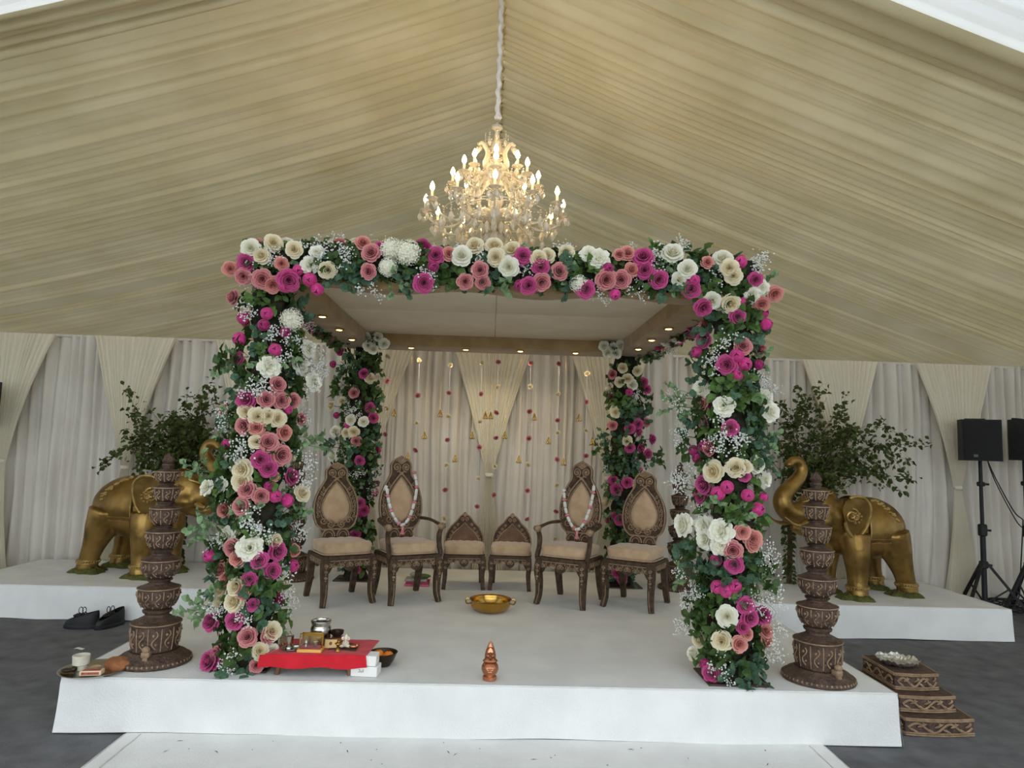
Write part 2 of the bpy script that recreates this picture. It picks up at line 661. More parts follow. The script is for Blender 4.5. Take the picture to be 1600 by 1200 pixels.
def skirted(name, x0, x1, y0, y1, label, sides, flare=0.02, seed=1):
    rng = random.Random(seed)
    cx = (x0 + x1) / 2
    t = thing(name, (cx, y0, 0), label, 'stage')
    hx = (x1 - x0) / 2
    d = MB()
    nx, ny = 60, 40

    def top(u, v):
        e = min(u, 1 - u, v, 1 - v)
        w = 0.0022 * sin(u * 31 + 3 * sin(v * 9)) * sin(v * 23 + 2 * sin(u * 5)) if e > 0.01 else 0
        return Vector((-hx + 2 * hx * u, (y1 - y0) * v, STAGE_Z + w))
    d.grid(top, nx, ny)
    d.build('deck_carpet', M['stage'], t, angle=None)
    inner = MB()
    inner.box((0, (y1 - y0) / 2, STAGE_Z / 2 - 0.01), (2 * hx - 0.04, y1 - y0 - 0.04, STAGE_Z - 0.04))
    inner.build('deck_frame', M['darkbase'], t, smooth=False)

    def side(p0, p1, out, nm):
        p0, p1, out = Vector(p0), Vector(p1), Vector(out)
        s = MB()

        def fn(u, v):
            p = p0.lerp(p1, u)
            corner = max(0, 1 - min(u, 1 - u) * 14)
            wob = 0.006 * sin(u * 17 + seed) + 0.004 * sin(u * 41)
            fl_ = flare * v * v * (0.3 + corner * 0.4) + wob * v
            z = STAGE_Z * (1 - v) + 0.004 + 0.004 * v * (1 + sin(u * 13))
            along = (p1 - p0).normalized() * (0.006 * v * v * corner * (-1 if u < 0.5 else 1))
            r = 0.008 * max(0, 1 - v * 8)
            return p + out * (fl_ - r) + along + Vector((0, 0, z))
        s.grid(fn, 80, 8)
        s.build(nm, M['stage'], t, angle=None)
    dy = y1 - y0
    side((-hx, 0, 0), (hx, 0, 0), (0, -1, 0), 'front_skirt')
    if 'l' in sides:
        side((-hx, dy, 0), (-hx, 0, 0), (-1, 0, 0), 'side_skirt')
    if 'r' in sides:
        side((hx, 0, 0), (hx, dy, 0), (1, 0, 0), 'side_skirt')
    return t


skirted('main_stage', SX0, SX1, SY0, SY1, 'large white carpeted stage under the flower canopy', 'lr', 0.03, 1)
skirted('side_platform', -4.97, SX0 - 0.03, 6.55, SY1, 'low white carpeted platform under the left golden elephant', 'l', 0.01, 2)
skirted('side_platform', SX1 + 0.03, 4.99, 6.50, SY1, 'low white carpeted platform under the right golden elephant', 'r', 0.01, 3)

# seams in the stage carpet are slight raised strips in the deck (two widths of carpet)
rn = MB()


def runf(u, v):
    return Vector((-2.02 + 4.02 * u, -3.5 + 7.63 * v, 0.008 + 0.002 * sin(u * 21) * sin(v * 40)))


rn.grid(runf, 40, 60)
rn.tube([(-2.02, -3.5, 0.006), (-2.02, 4.1, 0.006)], 0.006, 6)
rn.tube([(2.0, -3.5, 0.006), (2.0, 4.1, 0.006)], 0.006, 6)
for sx in (-1.93, 1.91):
    rn.tube([(sx, -3.5, 0.010), (sx, 4.1, 0.010)], 0.004, 6)
tag(rn.build('aisle_runner', M['runner'], angle=None), 'white carpet aisle runner leading up to the stage', 'carpet')
db = MB()
rg = random.Random(5)
for i in range(46):
    x, y = rg.uniform(-1.8, 1.7), rg.uniform(3.4, 4.05)
    a = rg.uniform(0, pi)
    l, w = rg.choice([(0.006, 0.004), (0.010, 0.004), (0.022, 0.003), (0.005, 0.004)])
    c, s = cos(a), sin(a)
    db.add([(x - c * l, y - s * l, 0.013), (x + s * w, y - c * w, 0.016), (x + c * l, y + s * l, 0.013), (x - s * w, y + c * w, 0.015)],
           [(0, 1, 2, 3)])
tag(db.build('leaf_litter', M['bark'], smooth=False), 'scattered leaf bits and dirt on the aisle runner', 'debris', kind='stuff')

# ------------------------------------------------------------------ mandap canopy
MC = thing('mandap_canopy', (0.02, 5.75, STAGE_Z), 'square gold canopy frame with ivory ceiling and small spot lights', 'canopy')
BZ0, BZ1 = 2.69 - STAGE_Z, 2.92 - STAGE_Z


def mloc(x, y, z):
    return Vector((x - 0.02, y - 5.75, z - STAGE_Z))


for nm, x0, x1, y0, y1 in (('beam', -1.56, -1.28, 4.28, 7.25), ('beam', 1.30, 1.58, 4.28, 7.25),
                           ('beam', -1.28, 1.30, 6.86, 7.25)):
    b = MB()
    b.rbox((0, 0, 0), (x1 - x0, y1 - y0, BZ1 - BZ0), 0.008, 2)
    o = b.build(nm, M['gold_cloth'], MC)
    o.location = mloc((x0 + x1) / 2, (y0 + y1) / 2, 0) + Vector((0, 0, STAGE_Z + (BZ0 + BZ1) / 2))
# front beam wrapped in loose cloth with a wavy lower edge
b = MB()


def fb(u, v):
    x = -1.28 + 2.58 * u
    wav = 0.018 * sin(u * 16.5 + 1.0) * (1 if v in (0.25, 0.5) else 0.2)
    a = [(4.30, 2.92), (4.30, 2.70), (4.48, 2.70), (4.48, 2.92), (4.30, 2.92)][int(round(v * 4))]
    return mloc(x, a[0], a[1] + wav - 0.008)


b.grid(fb, 60, 4)
b.build('front_beam', M['gold_cloth'], MC)
for ix in range(2):
    for iy in range(2):
        b = MB()
        xa, xb = (-1.29, 0.003) if ix == 0 else (0.009, 1.31)
        ya, yb = (4.40, 5.99) if iy == 0 else (5.995, 6.9)
        ya, yb = (4.40, 5.64) if iy == 0 else (5.646, 6.9)
        b.rbox((0, 0, 0), (xb - xa, yb - ya, 0.025), 0.004, 2)
        o = b.build('ceiling_panel', M['canopy'], MC)
        o.location = mloc((xa + xb) / 2, (ya + yb) / 2, 2.815)
SPOTS = [(-1.37, 5.39), (-1.37, 6.0), (-1.37, 6.55), (1.40, 5.4), (1.40, 5.98), (1.40, 6.54),
         (-0.85, 6.97), (-0.29, 6.97), (0.27, 6.95), (0.84, 6.95)]
sp = MB()
sp.lathe([(0.03, 0.002), (0.042, 0.0), (0.042, -0.006), (0.034, -0.012), (0.028, -0.012), (0.028, -0.004)], 18)
sp_me = sp.mesh('spot_light', M['brass'], True, 40)
le = MB()
le.lathe([(0.0, -0.016), (0.016, -0.014), (0.026, -0.009), (0.027, -0.004)], 16)
le_me = le.mesh('spot_lens', M['spot'], True)
for i, (x, y) in enumerate(SPOTS):
    o = link('spot_light', sp_me, MC)
    o.location = mloc(x, y, 2.688)
    link('lens', le_me, o)
    ld = bpy.data.lights.new('spot_lamp', 'SPOT')
    ld.energy = 5 if i >= 6 else 2
    ld.color = (1.0, 0.83, 0.55)
    ld.spot_size = radians(100)
    ld.spot_blend = 0.6
    ld.shadow_soft_size = 0.02
    lo = bpy.data.objects.new('spot_lamp', ld)
    COL.objects.link(lo)
    lo.parent = o
    lo.location = (0, 0, -0.03)
    if i >= 6:
        lo.rotation_euler = (radians(35), 0, 0)

# ------------------------------------------------------------------ flower meshes (unit diameter, facing +Z)


def petal_into(mb, rim, az, hw, R0, R1, H, curl, base_z=0.0, nu=4, nv=3, rng=None, ruffle=0.0, cup=0.55):
    vs, fs = [], []
    for j in range(nv + 1):
        v = j / nv
        for i in range(nu + 1):
            u = -1 + 2 * i / nu
            ve = v * (1 - 0.22 * u * u * v)
            w = hw * (0.45 + 0.55 * sin(min(1, ve * 1.1) * pi / 2))
            a = az + u * w
            r = R0 + (R1 - R0) * ve ** cup + curl * max(0, ve - 0.65) * (1.0 + 0.4 * u * u)
            z = base_z + H * ve - curl * 0.5 * max(0, ve - 0.75) * 2
            if ruffle and rng:
                r += rng.uniform(-ruffle, ruffle) * v
                z += rng.uniform(-ruffle, ruffle) * v
            vs.append((r * cos(a), r * sin(a), z))
            rim.append(max(0.0, (v - 0.5) / 0.5) ** 1.6)
    w = nu + 1
    for j in range(nv):
        for i in range(nu):
            fs.append((j * w + i, j * w + i + 1, (j + 1) * w + i + 1, (j + 1) * w + i))
    mb.add(vs, fs)


def rose_mesh(name, m, seed=1, openn=1.0):
    rng = random.Random(seed)
    mb, rim = MB(), []
    rings = [(2, 0.01, 0.05, 0.46, 1.8, 0.0, 0.0), (3, 0.03, 0.12, 0.46, 1.25, 0.03, 0.0), (3, 0.05, 0.20, 0.43, 1.2, 0.08, 0.0),
             (4, 0.07, 0.28, 0.38, 1.0, 0.15, -0.02), (5, 0.08, 0.37, 0.30, 0.85, 0.24, -0.05), (5, 0.08, 0.44, 0.18, 0.8, 0.3, -0.10)]
    for k, (n, r0, r1, H, hw, curl, bz) in enumerate(rings):
        a0 = k * 0.9 + rng.uniform(0, 1)
        for i in range(n):
            petal_into(mb, rim, a0 + 2 * pi * i / n + rng.uniform(-0.12, 0.12), hw, r0, r1 * openn * rng.uniform(0.94, 1.06),
                       H * rng.uniform(0.93, 1.07), curl, bz)
    c0 = len(mb.v)
    mb.lathe([(0.0, -0.14), (0.09, -0.12), (0.15, -0.02), (0.1, 0.05)], 8)
    rim += [0.0] * (len(mb.v) - c0)
    mb.a['rim'] = rim
    return mb.mesh(name, m)


def peony_mesh(name, m, seed=1):
    rng = random.Random(seed)
    mb, rim = MB(), []
    for k, (n, r1, H, hw, curl) in enumerate([(4, 0.10, 0.34, 0.9, 0.12), (6, 0.2, 0.34, 0.6, 0.16), (7, 0.3, 0.27, 0.5, 0.22), (8, 0.38, 0.17, 0.46, 0.28), (7, 0.42, 0.05, 0.52, 0.3)]):
        a0 = k * 0.7
        for i in range(n):
            petal_into(mb, rim, a0 + 2 * pi * i / n + rng.uniform(-0.2, 0.2), hw, 0.04, r1 * rng.uniform(0.88, 1.1),
                       H * rng.uniform(0.85, 1.15), curl, -0.03, rng=rng, ruffle=0.028)
    c0 = len(mb.v)
    mb.lathe([(0.0, -0.12), (0.1, -0.1), (0.15, 0.0), (0.1, 0.06)], 8)
    rim += [0.0] * (len(mb.v) - c0)
    mb.a['rim'] = rim
    return mb.mesh(name, m)


def bud_mesh(name, m, seed=1):
    rng = random.Random(seed)
    mb, rim = MB(), []
    for k, (n, R, H, hw) in enumerate([(3, 0.30, 0.66, 1.25), (4, 0.37, 0.62, 1.0), (5, 0.41, 0.5, 0.8)]):
        for q in range(n):
            az = k * 0.6 + 2 * pi * q / n + rng.uniform(-0.1, 0.1)
            vs, fs = [], []
            nu, nv = 4, 4
            for j in range(nv + 1):
                v = j / nv
                for i in range(nu + 1):
                    u = -1 + 2 * i / nu
                    ve = v * (1 - 0.2 * u * u)
                    th = pi * (0.12 + (0.87, 0.80, 0.66)[k] * ve)
                    a = az + u * hw * (0.5 + 0.5 * sin(th))
                    vs.append((R * sin(th) * cos(a), R * sin(th) * sin(a), H * 0.55 * (1 - cos(th)) - 0.25))
                    rim.append(max(0, v - 0.6) * 1.6 * abs(u))
            w = nu + 1
            for j in range(nv):
                for i in range(nu):
                    fs.append((j * w + i, j * w + i + 1, (j + 1) * w + i + 1, (j + 1) * w + i))
            mb.add(vs, fs)
    mb.a['rim'] = rim
    return mb.mesh(name, m)


def hydrangea_mesh(name, m, seed=1, n=62):
    rng = random.Random(seed)
    mb, rim = MB(), []
    mb.ball((0, 0, 0), (0.40, 0.40, 0.32), 10, 6)
    rim += [0.2] * len(mb.v)
    for k in range(n):
        t = (k + 0.5) / n
        th = math.acos(1 - 1.25 * t)
        a = k * 2.39996
        d = Vector((sin(th) * cos(a), sin(th) * sin(a), cos(th)))
        P = Vector((d.x * 0.46, d.y * 0.46, d.z * 0.38)) * rng.uniform(0.9, 1.06)
        T = align(P, d + Vector((rng.uniform(-.3, .3), rng.uniform(-.3, .3), 0)), 1, rng.uniform(0, 6))
        for q in range(4):
            b = q * pi / 2
            vs = [T @ Vector(p) for p in ((0, 0, 0), (0.075 * cos(b - 0.55), 0.075 * sin(b - 0.55), 0.02),
                                          (0.105 * cos(b), 0.105 * sin(b), 0.035), (0.075 * cos(b + 0.55), 0.075 * sin(b + 0.55), 0.02))]
            mb.add(vs, [(0, 1, 2, 3)])
            rim += [0.0, 0.8, 1.0, 0.8]
    mb.a['rim'] = rim
    return mb.mesh(name, m)


def leaf_pts(T, l, w, fold=0.12, bend=0.15):
    return [T @ Vector(p) for p in ((0, 0, 0), (-w, l * 0.4, fold * w * 4), (0, l * 0.45, 0), (w, l * 0.4, fold * w * 4),
                                    (-w * 0.7, l * 0.75, fold * w * 2 - bend * l * 0.4), (w * 0.7, l * 0.75, fold * w * 2 - bend * l * 0.4), (0, l, -bend * l))]


LEAF_F = [(0, 2, 1), (0, 3, 2), (1, 2, 6, 4), (2, 3, 5, 6)]


def sprig_mesh(name, m, n, l, w, length, seed, roundish=False, spread=1.0):
    """leafy sprig growing along +Z, about unit size"""
    rng = random.Random(seed)
    mb = MB()
    stems = 3
    for s in range(stems):
        az = 2 * pi * s / stems + rng.uniform(-0.4, 0.4)
        tilt = rng.uniform(0.35, 0.8) * spread
        end = Vector((sin(tilt) * cos(az), sin(tilt) * sin(az), cos(tilt))) * length * rng.uniform(0.8, 1.1)
        end.z -= 0.12 * length
        pts = [Vector((0, 0, -0.05)), end * 0.5 + Vector((0, 0, 0.05)), end]
        c = spline(pts, 5)
        mb.tube(c, 0.012, 3, cap=False)
        for i in range(n):
            t = 0.25 + 0.75 * (i + rng.random() * 0.5) / n
            k = min(int(t * 5), 4)
            P = c[k].lerp(c[k + 1], min(1, t * 5 - k))
            d = (end.normalized() * 0.5 + Vector((rng.uniform(-1, 1), rng.uniform(-1, 1), rng.uniform(-0.5, 0.8)))).normalized()
            q = d.to_track_quat('Y', 'Z').to_matrix().to_4x4()
            T = Matrix.Translation(P) @ q @ Matrix.Rotation(rng.uniform(-1.2, 1.2), 4, 'Y')
            ll = l * rng.uniform(0.7, 1.15)
            if roundish:
                vs = [T @ Vector((w * cos(b) * ll / l, ll * 0.55 + ll * 0.5 * sin(b), 0.02 * cos(2 * b))) for b in [2 * pi * q2 / 7 for q2 in range(7)]]
                mb.add(vs, [tuple(range(7))])
            else:
                mb.add(leaf_pts(T, ll, w * ll / l), LEAF_F)
    return mb.mesh(name, m)


def gyp_mesh(name, seed, n=46):
    rng = random.Random(seed)
    mb = MB()
    blos = []
    for s in range(7):
        az, tilt = rng.uniform(0, 2 * pi), rng.uniform(0.05, 0.95)
        e = Vector((sin(tilt) * cos(az), sin(tilt) * sin(az), cos(tilt))) * rng.uniform(0.7, 1.0)
        mb.tube([(0, 0, 0), e * 0.5 + Vector((0, 0, 0.05)), e], 0.006, 3, cap=False)
        for q in range(n // 7):
            P = e * rng.uniform(0.62, 1.02) + Vector((rng.gauss(0, .13), rng.gauss(0, .13), rng.gauss(0, .10)))
            blos.append(P)
    me0 = mb
    b = MB()
    for P in blos:
        r = rng.uniform(0.034, 0.060)
        b.add([P + Vector(d) * r for d in ((1, 0, 0), (-1, 0, 0), (0, 1, 0), (0, -1, 0), (0, 0, .8), (0, 0, -.8))],
              [(0, 2, 4), (2, 1, 4), (1, 3, 4), (3, 0, 4), (2, 0, 5), (1, 2, 5), (3, 1, 5), (0, 3, 5)])
    nst = len(me0.f)
    me0.add(b.v, b.f)
    me = me0.mesh(name, None)
    me.materials.append(M['gyp'])
    me.materials.append(M['stem'])
    for i, p in enumerate(me.polygons):
        p.material_index = 1 if i < nst else 0
    return me


FL = {}
for code, nm, mk, fn in (('M', 'magenta_rose', 'magenta', rose_mesh), ('P', 'dusty_pink_rose', 'dusty', rose_mesh),
                         ('K', 'peach_rose', 'peach', rose_mesh), ('C', 'cream_rose', 'cream', rose_mesh),
                         ('I', 'ivory_rose', 'ivory', rose_mesh), ('W', 'white_peony', 'ivory', peony_mesh),
                         ('B', 'pink_peony_bud', 'hotpink', bud_mesh), ('D', 'magenta_bud', 'magenta', bud_mesh),
                         ('H', 'white_hydrangea', 'ivory', hydrangea_mesh)):
    FL[code] = (nm, [fn(nm, M[mk], s) for s in (1, 2, 3)])
SIZE = {'M': 0.112, 'P': 0.108, 'K': 0.105, 'C': 0.112, 'I': 0.115, 'W': 0.145, 'B': 0.105, 'D': 0.09, 'H': 0.16}
FL['b'] = ('babys_breath_spray', [gyp_mesh('babys_breath_spray', s, 84) for s in (1, 2, 3)])
FL['e'] = ('eucalyptus_sprig', [sprig_mesh('eucalyptus_sprig', M['leaf_euc'], 8, 0.34, 0.16, 0.95, s, True) for s in (1, 2, 3)])
FL['g'] = ('leaf_sprig', [sprig_mesh('leaf_sprig', M['leaf_mid'], 6, 0.5, 0.17, 0.75, s) for s in (1, 2, 3)])
FL['d'] = ('dark_leaf_sprig', [sprig_mesh('dark_leaf_sprig', M['leaf_dark'], 7, 0.45, 0.17, 0.85, s) for s in (1, 2, 3)])
FL['p'] = ('pale_leaf_sprig', [sprig_mesh('pale_leaf_sprig', M['leaf_pale'], 10, 0.26, 0.10, 0.95, s) for s in (1, 2, 3)])
SIZE.update({'b': 0.13, 'e': 0.15, 'g': 0.15, 'd': 0.15, 'p': 0.16})


def put(code, P, n, parent, size=1.0, rng=RND):
    nm, ms = FL[code]
    s = SIZE[code] * size * rng.uniform(0.93, 1.09)
    o = link(nm, rng.choice(ms), parent)
    if parent is not None:
        P = Vector(P) - parent.location
    o.matrix_local = align(P, n, s, None, rng)
    return o


def col_hit(px, py, ax, ay, r):
    """first point of the pixel's sight line on an upright cylinder"""
    d = ray(px, py)
    dx, dy = d.x, d.y
    ox, oy = CAM.x - ax, CAM.y - ay
    A = dx * dx + dy * dy
    B = 2 * (ox * dx + oy * dy)
    Cc = ox * ox + oy * oy - r * r
    disc = B * B - 4 * A * Cc
    t = (-B - sqrt(disc)) / (2 * A) if disc > 0 else -B / (2 * A)
    P = CAM + d * t
    n = Vector((P.x - ax, P.y - ay, 0)).normalized()
    return P, n


def toward_cam(P):
    return (CAM - P).normalized()


def parse(s):
    out = []
    for tok in s.split():
        code = tok[0]
        rest = tok[1:].split(',')
        out.append((code, float(rest[0]), float(rest[1]), float(rest[2]) if len(rest) > 2 else 1.0))
    return out


COLUMNS = {
    'FL': ((-1.44, 4.40), 'front left flower column with the red cloth table at its foot', 0.17, (0.3, 2.80), """
P366,465 g412,468 b392,482 B381,497 B417,490 H455,500 e475,487 B375,530 e402,530 B430,547 b460,535 D446,520 W422,572 W470,570 W490,597,.9
W482,545,.8 p360,562 e370,590 p354,575 P434,601 M385,625,1.1 P416,624 P440,626 P457,626 C385,643 b402,610 b480,602 b492,585
C403,651 C419,650 C433,654 g455,654 P382,665 K401,668 K444,676 P419,691,1.1 b383,696,1.2 b379,712 P439,711,1.25 M407,718 M419,732 B354,694,.7
C379,733,1.1 C378,753,1.15 b471,721,1.2 b473,746,1.1 p482,685,1.2 p500,690 P386,765 P408,775 B430,775 B448,782 C472,771 W323,762,.7 W345,757,.7
g415,755 p305,728,1.2 K352,797 P377,791 g365,813 e433,811 e440,830 b401,813,1.2 b408,832,1.1 W354,838 W390,856,1.1 b469,827 p320,818,1.2 p312,830
P364,856 M433,861 B329,869 K345,890 M405,875 M426,892 B457,884 C370,917,1.1 C367,940,1.05 C346,940 C346,922,.8 e405,915 e415,935 b442,925 b450,940
g442,962 p442,975 b332,950 p305,955,1.3 p318,940 M331,972 M367,970 e410,957 P387,995,1.15 C425,986 C444,1000,1.1 C406,1017 P342,1022 M329,1043,1.15
b365,1038 e380,1040 I425,1017,.8 P401,1042,.8 b390,962 d350,1000 d375,1015 d345,565 d370,555 D412,508 K430,745,.6 D420,760,.8
b340,860 d440,850 K355,905 K372,872 b345,955 d460,800 p470,800 e395,895 d420,905 b430,530 b440,560 d390,590 e360,640 d452,690 p345,660 b352,650
b478,560 b500,570 e348,800 d345,780 d335,880 d340,862 e332,905 d338,775 e342,742 d352,768 g335,752 d350,700 e358,715
K350,640,.8 P470,655,.8 M372,560,.8 B450,640,.7 C400,690,.8 M455,745,.9 K460,860,.8 M390,905,.8 P380,925,.8 b360,780 b440,900 M395,945,.7 b410,600"""),
    'FR': ((1.54, 4.36), 'front right flower column beside the right carved lamp', 0.17, (0.3, 2.80), """
M1152,495 B1190,489 B1195,507 e1105,507 e1125,500 e1160,522 e1180,520 g1172,495 M1100,531 b1130,540,1.1 P1161,541 B1089,551 B1151,556 P1186,546
M1136,570,1.1 B1164,569 B1152,586 D1185,570 e1087,580 b1110,572 b1185,590 g1165,605 p1160,615,1.2 W1096,609 W1131,634 K1097,629 W1195,625 W1204,645,.9
g1122,602 b1060,622 p1058,617 p1065,640 W1133,643,.6 e1099,656 g1112,662 g1183,653,1.2 M1141,669,.9 b1136,682,1.2 b1150,690 b1120,690 e1189,686 e1175,695
D1102,697,1.1 D1084,704 D1090,716 C1115,737,1.15 C1150,731,1.15 I1181,726 I1095,739,.8 C1163,730,.9 W1195,750,.8 M1102,757,1.2 M1095,775 B1122,771
B1136,761 B1168,774,.9 B1192,777,.8 B1183,796,1.05 p1145,792,1.3 p1150,805 b1095,800 W1068,820,1.05 W1100,823 W1126,831,1.1 K1160,831 K1176,842,1.1
g1187,823 W1103,842 P1145,860,1.15 K1175,850 e1070,842 b1055,759 b1073,741 M1163,744,.7 b1078,760 W1127,852,.9 D1119,875 M1147,882 e1133,898
b1198,873,1.2 g1183,890 e1100,905 e1120,890 e1150,905 B1121,917 B1135,923 B1148,916 b1077,934,1.1 b1090,925 g1112,944 d1100,955 M1165,946 M1171,965
M1191,962 b1179,944 I1136,963,1.1 C1095,999,1.1 C1128,1001,1.1 K1155,1006 K1196,986,.9 K1196,1001,.8 g1104,982 I1083,1021,.8 D1102,1038 M1112,1055,1.1
b1127,1045 e1173,1042,1.2 e1183,1027,1.1 e1158,1055,1.1 e1190,1050 b1069,986 b1205,1022 b1208,940,1.1 K1167,990,.7 d1150,1030 d1120,1025 d1085,945
e1075,880 d1080,865 b1062,680 d1068,700 e1200,715 p1205,690 e1070,660 p1045,630 b1210,980 d1205,900 p1195,905 e1090,640 d1180,720 d1140,710
d1110,790 b1070,890 p1060,900 p1190,560 e1100,545 d1150,600 b1200,610 d1165,870 b1190,860 M1160,980,.8 d1090,975"""),
    'BL': ((-1.36, 7.22), 'back left flower column behind the carved chairs', 0.17, (0.3, 2.68), """
M532,548 D521,569 b547,574 M569,584 C578,591 P553,614 d526,601 d562,605 C518,634 C535,627 b557,641 M578,637 M583,653 I568,659 I548,656 D526,649
I524,674 C553,675,1.1 C541,676 P557,689 I520,713 M562,720 b535,710 e550,700 d570,700 e540,735 b560,740 d530,730 g545,760 p560,765 M563,786 M569,798 D560,805
M555,835 D562,845 e545,820 p570,820 d540,790 p575,845 e560,865 M550,880 M556,890,.8 g565,880 e530,585 d585,610 e590,630 e520,690 e588,680 p590,700
d575,560 e545,560 d590,575 e510,700 b580,770 b545,640 g520,610"""),
    'BR': ((1.40, 7.22), 'back right flower column behind the carved chairs', 0.17, (0.3, 2.68), """
C973,575 C981,592,1.1 C996,580 C968,597 I988,601 P957,585 M1005,597 M1010,608 B983,613 C962,644,1.1 P957,665 M984,670 M997,663 C980,689 M984,700 M1001,700
M1018,686 M1012,709 I999,726 M958,751 M980,754,1.1 M963,765,1.1 B992,773 M968,812 D960,805 g932,699 p945,710 g1033,718 e1025,715 e990,640 e1005,645 g970,625
e975,730 e955,720 b950,735 b1005,735 d985,790 e970,790 g990,800 p965,840 p975,850 d985,830 M965,895 M972,905 e990,900 d980,880 d960,640 e1010,650 d1000,755
b995,620 P1010,660 e945,690 g950,620 d1015,630 p940,680 d965,860 M958,880"""),
}
GARLAND_FRONT = """
I392,388 C427,380 C409,400 M385,410,1.1 C460,390 b487,380,1.2 b432,400 W485,414,.8 C512,422 b532,400,1.1 K567,380 P580,395,1.15 M594,387,.8 H612,390
H637,395 H606,418,.8 e550,422 e560,430 P576,424 P380,432 P410,436,1.1 K426,445 M451,438,1.15 B446,447 B484,437 B496,452 B466,422,.8 b575,445 p615,442 e640,412
g650,420 K360,420,.9 b500,395 W495,395,.7 K440,412,.8 d395,395 d470,405 b545,395 d520,410 e535,435 b390,428
M681,399 D677,416 I721,400,1.2 K702,397,.9 C742,384 C772,385 C775,402 I795,417,1.15 C800,391 M817,400 b750,400,1.1 g710,425 M662,442,1.1 P750,422,1.1 P727,440,.9
P754,441,.9 p780,443,1.2 b672,427 M845,417 C842,405 C855,400 P874,424,1.1 b825,425,1.2 M826,446 D812,446 P846,441 b880,397,1.1 C885,395 g912,412 g920,405 W937,405
W920,397,.8 K980,396 M1005,402,1.05 d965,414 H905,444,.7 M915,452 P947,437,1.15 P970,437,1.1 K987,422 M1007,422 M1029,437,1.1 b935,455 B961,460,.9 b995,448 D950,420
b1030,397,1.2 e897,435 e640,440 d655,405 b660,430 d690,430 d735,410 e765,425 d860,435 e890,425 d930,425 K968,398,.8 d1015,445 e1045,440 b1020,410
I1051,396,1.2 I1074,421,1.15 p1061,437 I1061,437,.9 M1080,452 B1085,438,.8 g1035,380 I1129,405 C1140,419 C1146,431 b1127,437 B1157,410 b1185,425,1.2 W1175,460,.8
W1190,451,.7 M1180,437,.9 K1210,459 C1141,475,1.1 I1112,470 M1099,480,1.1 B1160,472,.7 g1102,452 e1095,420 d1110,415 K1105,410,.8 d1160,450 b1190,410 K1190,475 p1200,440
d1125,455 d1175,480 d1090,395 b1060,380"""


def build_column(key):
    (ax, ay), label, r, (z0, z1), spec = COLUMNS[key]
    rng = random.Random(hash(key) % 1000 if False else {'FL': 1, 'FR': 2, 'BL': 3, 'BR': 4}[key])
    t = thing('flower_column', (ax, ay, z0), label, 'flower column')
    c = MB()
    nz = 26

    def core(u, v):
        a = 2 * pi * u
        rr = 0.105 + 0.02 * sin(a * 3 + v * 40) + 0.015 * sin(a * 5 - v * 70)
        return Vector((rr * cos(a), rr * sin(a), 0.01 + (z1 - z0) * v))
    c.grid(core, 20, nz * 3)
    c.build('mossy_post', M['core'], t, angle=None)
    pl = MB()
    pl.rbox((0, 0, 0.006), (0.28, 0.26, 0.012) if key == 'FL' else (0.38, 0.32, 0.012), 0.004, 1)
    pl.build('base_plate', M['darkbase'], t)
    for code, px, py, s in parse(spec):
        rr = r * (0.9 if code in 'edgp' else 1.0)
        P, n = col_hit(px, py, ax, ay, rr)
        P.z = max(P.z, z0 + 0.05)
        n2 = n * 0.55 + toward_cam(P) * 0.55 + Vector((rng.uniform(-.25, .25), rng.uniform(-.15, .15), rng.uniform(-.1, .2)))
        if code in 'bedgp':
            off = abs(px - (CAM.x))  # noqa
            n2 = n * 0.9 + toward_cam(P) * 0.25 + Vector((rng.uniform(-.3, .3), rng.uniform(-.2, .1), rng.uniform(-.2, .3)))
            P = P - n2.normalized() * SIZE[code] * s * 0.45
        put(code, P, n2, t, s, rng)
        q = Vector((P.x - ax, P.y - ay, 0))
        if q.length > 0.19:
            A = Vector((ax, ay, P.z - 0.05)) + q.normalized() * 0.08
            sm = MB()
            sm.tube([A - t.location, (A + P) / 2 - t.location + Vector((0, 0, 0.012)), P - t.location], 0.004, 4)
            sm.build('stem', M['stem'], t)
            put(rng.choice('ddg'), A + (P - A) * 0.3, q + Vector((0, 0, 0.05)), t, min(1.0, 0.55 + q.length), rng)
    # greenery and sparser blooms all the way round
    H = z1 - z0
    for i in range(70):
        a = rng.uniform(0, 2 * pi)
        z = z0 + 0.08 + rng.random() * (H - 0.12)
        n = Vector((cos(a), sin(a), 0))
        P = Vector((ax, ay, z)) + n * 0.09
        put(rng.choice('eddgdp'), P, n + Vector((0, 0, rng.uniform(-.3, .5))), t, rng.uniform(0.8, 1.05), rng)
    for i in range(26):
        a = rng.uniform(-0.25 * pi, 1.25 * pi)
        z = z0 + 0.1 + rng.random() * (H - 0.15)
        n = Vector((cos(a), sin(a), 0))
        put(rng.choice('MPCKBIb'), Vector((ax, ay, z)) + n * 0.16, n + Vector((0, 0, rng.uniform(-.2, .3))), t, rng.uniform(0.85, 1.05), rng)
    return t


for k in COLUMNS:
    build_column(k)

# front beam garland
gt = thing('flower_garland', (0.02, 4.30, 2.66), 'thick garland of roses along the front beam of the canopy', 'flower garland')
rng = random.Random(77)
c = MB()


def gcore(u, v):
    a = 2 * pi * v
    x = -1.62 + 3.28 * u
    rr = 0.085 + 0.014 * sin(u * 130 + 3 * a)
    return Vector((x, rr * cos(a) + 0.0, 0.17 + rr * 1.2 * sin(a)))


